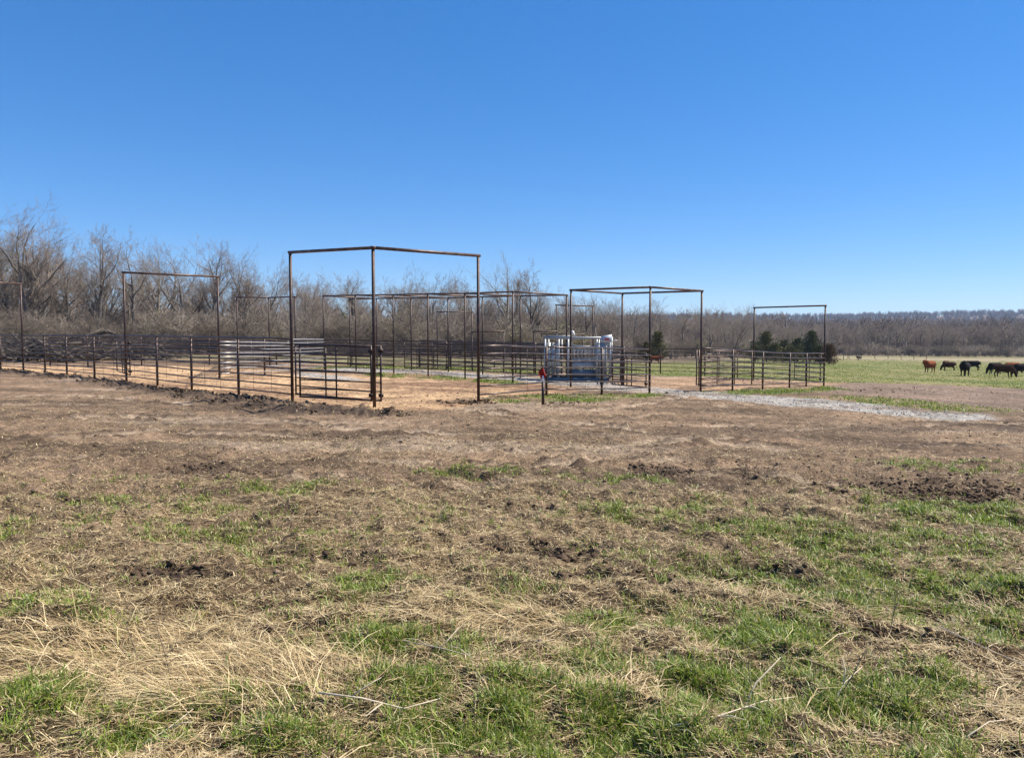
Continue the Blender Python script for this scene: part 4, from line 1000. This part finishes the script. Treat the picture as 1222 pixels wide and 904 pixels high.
# pasture grass
m_ = 60000; y = 36 + rng.random(m_) ** 1.5 * 130; x = rng.uniform(-.05, .78, m_) * y
k = inside(Z_FIELD, x, y, .8, 2) * sst(-.5, .3, fbm(x, y, 3, 3, 150)) > rng.random(m_); x, y = x[k], y[k]
x, y = x[::2], y[::2]
greens('pasture_grass', x, y, (.04, .09), (.003, .005), 4, .12, 'short green pasture grass around the cattle')

# ------------------------------------------------------------------ clods
ico = bmesh.new(); bmesh.ops.create_icosphere(ico, subdivisions=1, radius=1)
IV = np.array([v.co[:] for v in ico.verts]) * np.random.default_rng(4).uniform(.6, 1.25, (len(ico.verts), 1)); IT = np.array([[v.index for v in f.verts] for f in ico.faces]); ico.free()
def clods(name, x, y, s, mat, label, emb=.25, flat=.7):
    n = len(x); z = H(x, y)
    j_ = rng.uniform(.45, 1.35, (n, len(IV), 1)); sc = np.stack([s * rng.uniform(.8, 1.5, n), s * rng.uniform(.7, 1.2, n), s * flat * rng.uniform(.6, 1.3, n)], 1)
    tl = rng.uniform(-.6, .6, (n, 1))
    a = rng.uniform(0, 6.28, n); v = IV[None] * j_ * sc[:, None]; v = np.stack([v[..., 0], v[..., 1] * np.cos(tl) - v[..., 2] * np.sin(tl), v[..., 1] * np.sin(tl) + v[..., 2] * np.cos(tl)], -1)
    vx = v[..., 0] * np.cos(a)[:, None] - v[..., 1] * np.sin(a)[:, None]; vy = v[..., 0] * np.sin(a)[:, None] + v[..., 1] * np.cos(a)[:, None]
    V = np.stack([vx + x[:, None], vy + y[:, None], v[..., 2] + (z + s * emb)[:, None]], -1).reshape(-1, 3)
    t_ = (IT[None] + (np.arange(n) * len(IV))[:, None, None]).reshape(-1, 3)
    o = link(name, mesh_np(name, V, None, t_, mat, False)); tag(o, label, 'soil', None, 'stuff')
x, y = polar(210000, 3, 40, .25); cl_ = sst(-.05, .6, fbm(x * .6, y, .8, 3, 160)); k = rng.random(len(x)) < (.04 + .30 * cl_) * (1 - .7 * fore_mask(x, y)); x, y = x[k], y[k]
sz = np.minimum(rng.lognormal(-4.75, .5, len(x)), .035); clods('dirt_crumbs', x, y, sz, 'clod', 'loose crumbs of soil over the churned dirt')
x, y = polar(150000, 2.5, 13, .2); k = rng.random(len(x)) < soil_mask(x, y) * .55; x, y = x[k], y[k]
clods('soil_clods', x, y, np.minimum(rng.lognormal(-4.5, .55, len(x)), .035), 'dark_clod', 'clumps of dark turned soil among the grass')
bx, by = [], []
for _ in range(1):
    m_ = 90000; x = rng.uniform(-26, 0, m_); y = rng.uniform(14, 37, m_); k = rng.random(m_) < inside(Z_BERM, x, y, .3, .5) * sst(-.4, .4, fbm(x, y, .5, 3, 99)) * .95; bx.append(x[k]); by.append(y[k])
for px, py, w_, h_, m_ in [(571, 480, 30, 2.5, 160), (548, 481, 20, 2, 90), (470, 494, 20, 3, 120), (680, 482, 40, 2, 60), (1110, 583, 100, 10, 700), (1160, 590, 60, 8, 400), (810, 468, 12, 1.5, 30), (870, 452, 50, 2, 260), (1080, 465, 120, 4, 200), (385, 522, 30, 2, 60), (600, 530, 300, 22, 30), (250, 530, 300, 20, 24)]:
    for _ in range(m_):
        g_ = G(px + random.gauss(0, w_ / 1.8), py + random.gauss(0, h_ / 1.8)); bx.append(np.array([g_[0]])); by.append(np.array([g_[1]]))
x = np.concatenate(bx); y = np.concatenate(by)
clods('berm_clods', x, y, np.where(y < 12, .62, .8) * np.minimum(rng.lognormal(-3.85, .6, len(x)), .08), 'dark_clod', 'dark clods dug up along the fence foot and in the dirt')

# gravel stones
x = rng.uniform(-11, 19, 36000); y = rng.uniform(15, 42, 36000)
k = rng.random(len(x)) < np.maximum(inside(Z_ROAD, x, y, .3, .7), inside(Z_PAD, x, y, .25, .5)) * .9; x, y = x[k], y[k]
speckled('gravel_stone', (.18, .175, .165), (.44, .43, .41), 14, .9)
clods('gravel', x, y, np.minimum(rng.lognormal(-4.3, .4, len(x)), .03), 'gravel_stone', 'crushed grey gravel of the road through the pens', .2, .7)

# ------------------------------------------------------------------ sticks and weeds of the foreground
def stick(label, pts, r, mat, cat='stick', group='sticks lying in the grass', twigs=(), name='fallen_stick'):
    """pts: (px, py, height above ground)"""
    W_ = []
    for px, py, hh in pts:
        gx, gy = G(px, py); W_.append((gx, gy, H1(gx, gy) + hh))
    o0 = np.array(W_[0]); W_ = np.array(W_) - o0
    e = empty(name, o0); tag(e, label, cat, group)
    r *= .75; rr_ = np.linspace(r, r * .45, len(W_)); W_ = W_ + np.random.default_rng(len(label)).normal(0, .006, W_.shape); MB().pipe(W_, rr_, 7).build('stem', mat, e)
    for a_, b_, c_ in twigs:     # start fraction, offset end, radius
        s = W_[min(int(a_ * (len(W_) - 1)), len(W_) - 2)] + (W_[min(int(a_ * (len(W_) - 1)) + 1, len(W_) - 1)] - W_[min(int(a_ * (len(W_) - 1)), len(W_) - 2)]) * ((a_ * (len(W_) - 1)) % 1)
        m_ = s + np.array(b_) * .5 + np.array([.01, 0, .01]); MB().pipe([s, m_, s + np.array(b_)], [c_, c_ * .8, c_ * .5], 6).build('side_twig', mat, e)
    return e
stick('bleached stick propped up in the lower right grass', [(888, 862, .02), (905, 850, .09), (930, 850, .22)], .007, 'bleached_wood')
stick('long pale curved stick along the bottom right edge', [(800, 895, .02), (860, 893, .03), (910, 868, .03), (950, 842, .04)], .0055, 'bleached_wood', twigs=((.5, (.06, -.05, .02), .003), (.3, (.1, -.08, .03), .003)))
stick('pale forked twig lying in the bottom centre green grass', [(380, 862, .03), (430, 866, .05), (480, 863, .04), (522, 858, .05)], .006, 'bleached_wood', twigs=((.5, (-.04, -.17, .03), .004), (.25, (.12, .05, .06), .003)))
stick('pale branching twig across the green tuft at centre', [(480, 775, .08), (530, 795, .06), (590, 812, .03), (620, 815, .02)], .004, 'bleached_wood', twigs=((.3, (.08, .12, .06), .0025), (.5, (-.12, .06, .03), .0025), (.2, (-.1, -.03, .05), .002)))
stick('two-pronged dry twig at lower right', [(998, 855, .02), (1008, 848, .06), (1030, 840, .12)], .0045, 'bleached_wood', twigs=((.4, (.02, .06, .1), .003),))
stick('long thin reddish stalk slanting down through the right grass', [(960, 690, .05), (1010, 735, .06), (1050, 775, .05), (1080, 810, .03)], .003, 'dry_stalk')
stick('thin pale stalk reaching the right edge', [(1120, 768, .03), (1180, 790, .04), (1240, 812, .03)], .0045, 'bleached_wood')
stick('pale stick near the bottom right corner', [(1145, 895, .02), (1180, 878, .04), (1225, 872, .05)], .005, 'bleached_wood')
stick('slim pale stick leaning low at lower left', [(165, 898, .02), (200, 882, .05), (232, 868, .07)], .004, 'bleached_wood', twigs=((.5, (.1, .02, .02), .0025),))
def weed(label, px, py, hh, lean, mat='dry_stalk', nb=6, seed=0, r=.0025):
    rd = random.Random(seed); gx, gy = G(px, py); z = H1(gx, gy); e = empty('dead_weed', (gx, gy, z - .01)); tag(e, label, 'weed', 'dead weed stalks in the grass')
    pts = [Vector((0, 0, 0))]
    for k in range(5): pts.append(pts[-1] + Vector((lean[0] * hh / 5 + rd.gauss(0, .006), lean[1] * hh / 5 + rd.gauss(0, .006), hh / 5)))
    MB().pipe([tuple(p) for p in pts], np.linspace(r, r * .5, 6), 6).build('stem', mat, e)
    b = MB()
    for k in range(nb):
        t_ = rd.uniform(.35, .95); i_ = int(t_ * 5); p = pts[i_].lerp(pts[i_ + 1], t_ * 5 - i_); a_ = rd.uniform(0, 6.28); L = rd.uniform(.04, .12) * (hh / .35)
        b.pipe([tuple(p), tuple(p + Vector((math.cos(a_) * L * .5, math.sin(a_) * L * .5, L * .4))), tuple(p + Vector((math.cos(a_) * L * .7, math.sin(a_) * L * .7, L)))], [r * .6, r * .5, r * .3], 5)
    b.build('side_stems', mat, e)
weed('thin dark weed stalk standing over the left straw heap', 203, 815, .36, (-.15, 0), seed=1, nb=4)
weed('second dark stalk leaning left behind the left straw heap', 165, 785, .30, (-.4, .1), seed=2, nb=5)
weed('dark upright weed beside the propped bleached stick', 900, 858, .26, (-.12, 0), seed=3)
weed('dark branching weed right of the propped bleached stick', 922, 848, .20, (.1, 0), seed=4, nb=8)
weed('crooked dark weed stalk below centre right', 1003, 845, .24, (.4, .1), seed=5, nb=4)
weed('tall thin weed at the right edge on the dirt margin', 1203, 640, .32, (.02, 0), seed=6, nb=5)
weed('dark weed stalk standing in the right green grass', 1058, 765, .28, (.3, .1), seed=7, nb=4)
weed('small grey weed behind the right green grass', 1066, 738, .24, (.05, 0), seed=8, nb=5)
weed('fine weed at left of centre rising from straw', 195, 745, .2, (-.05, 0), seed=9, nb=4)

# ------------------------------------------------------------------ haze: closed box round the scene
hb = MB().box((0, 700, 40), (4600, 5600, 170)); m = bpy.data.materials.new('haze_air'); m.use_nodes = True; t = m.node_tree; t.nodes.clear()
vo = t.nodes.new('ShaderNodeVolumePrincipled'); vo.inputs['Density'].default_value = .00015; vo.inputs['Color'].default_value = (.62, .76, 1, 1); vo.inputs['Anisotropy'].default_value = 0
ou = t.nodes.new('ShaderNodeOutputMaterial'); t.links.new(vo.outputs[0], ou.inputs['Volume']); MATS['haze_air'] = m
hz = hb.build('haze', 'haze_air', None, False); tag(hz, kind='stuff')
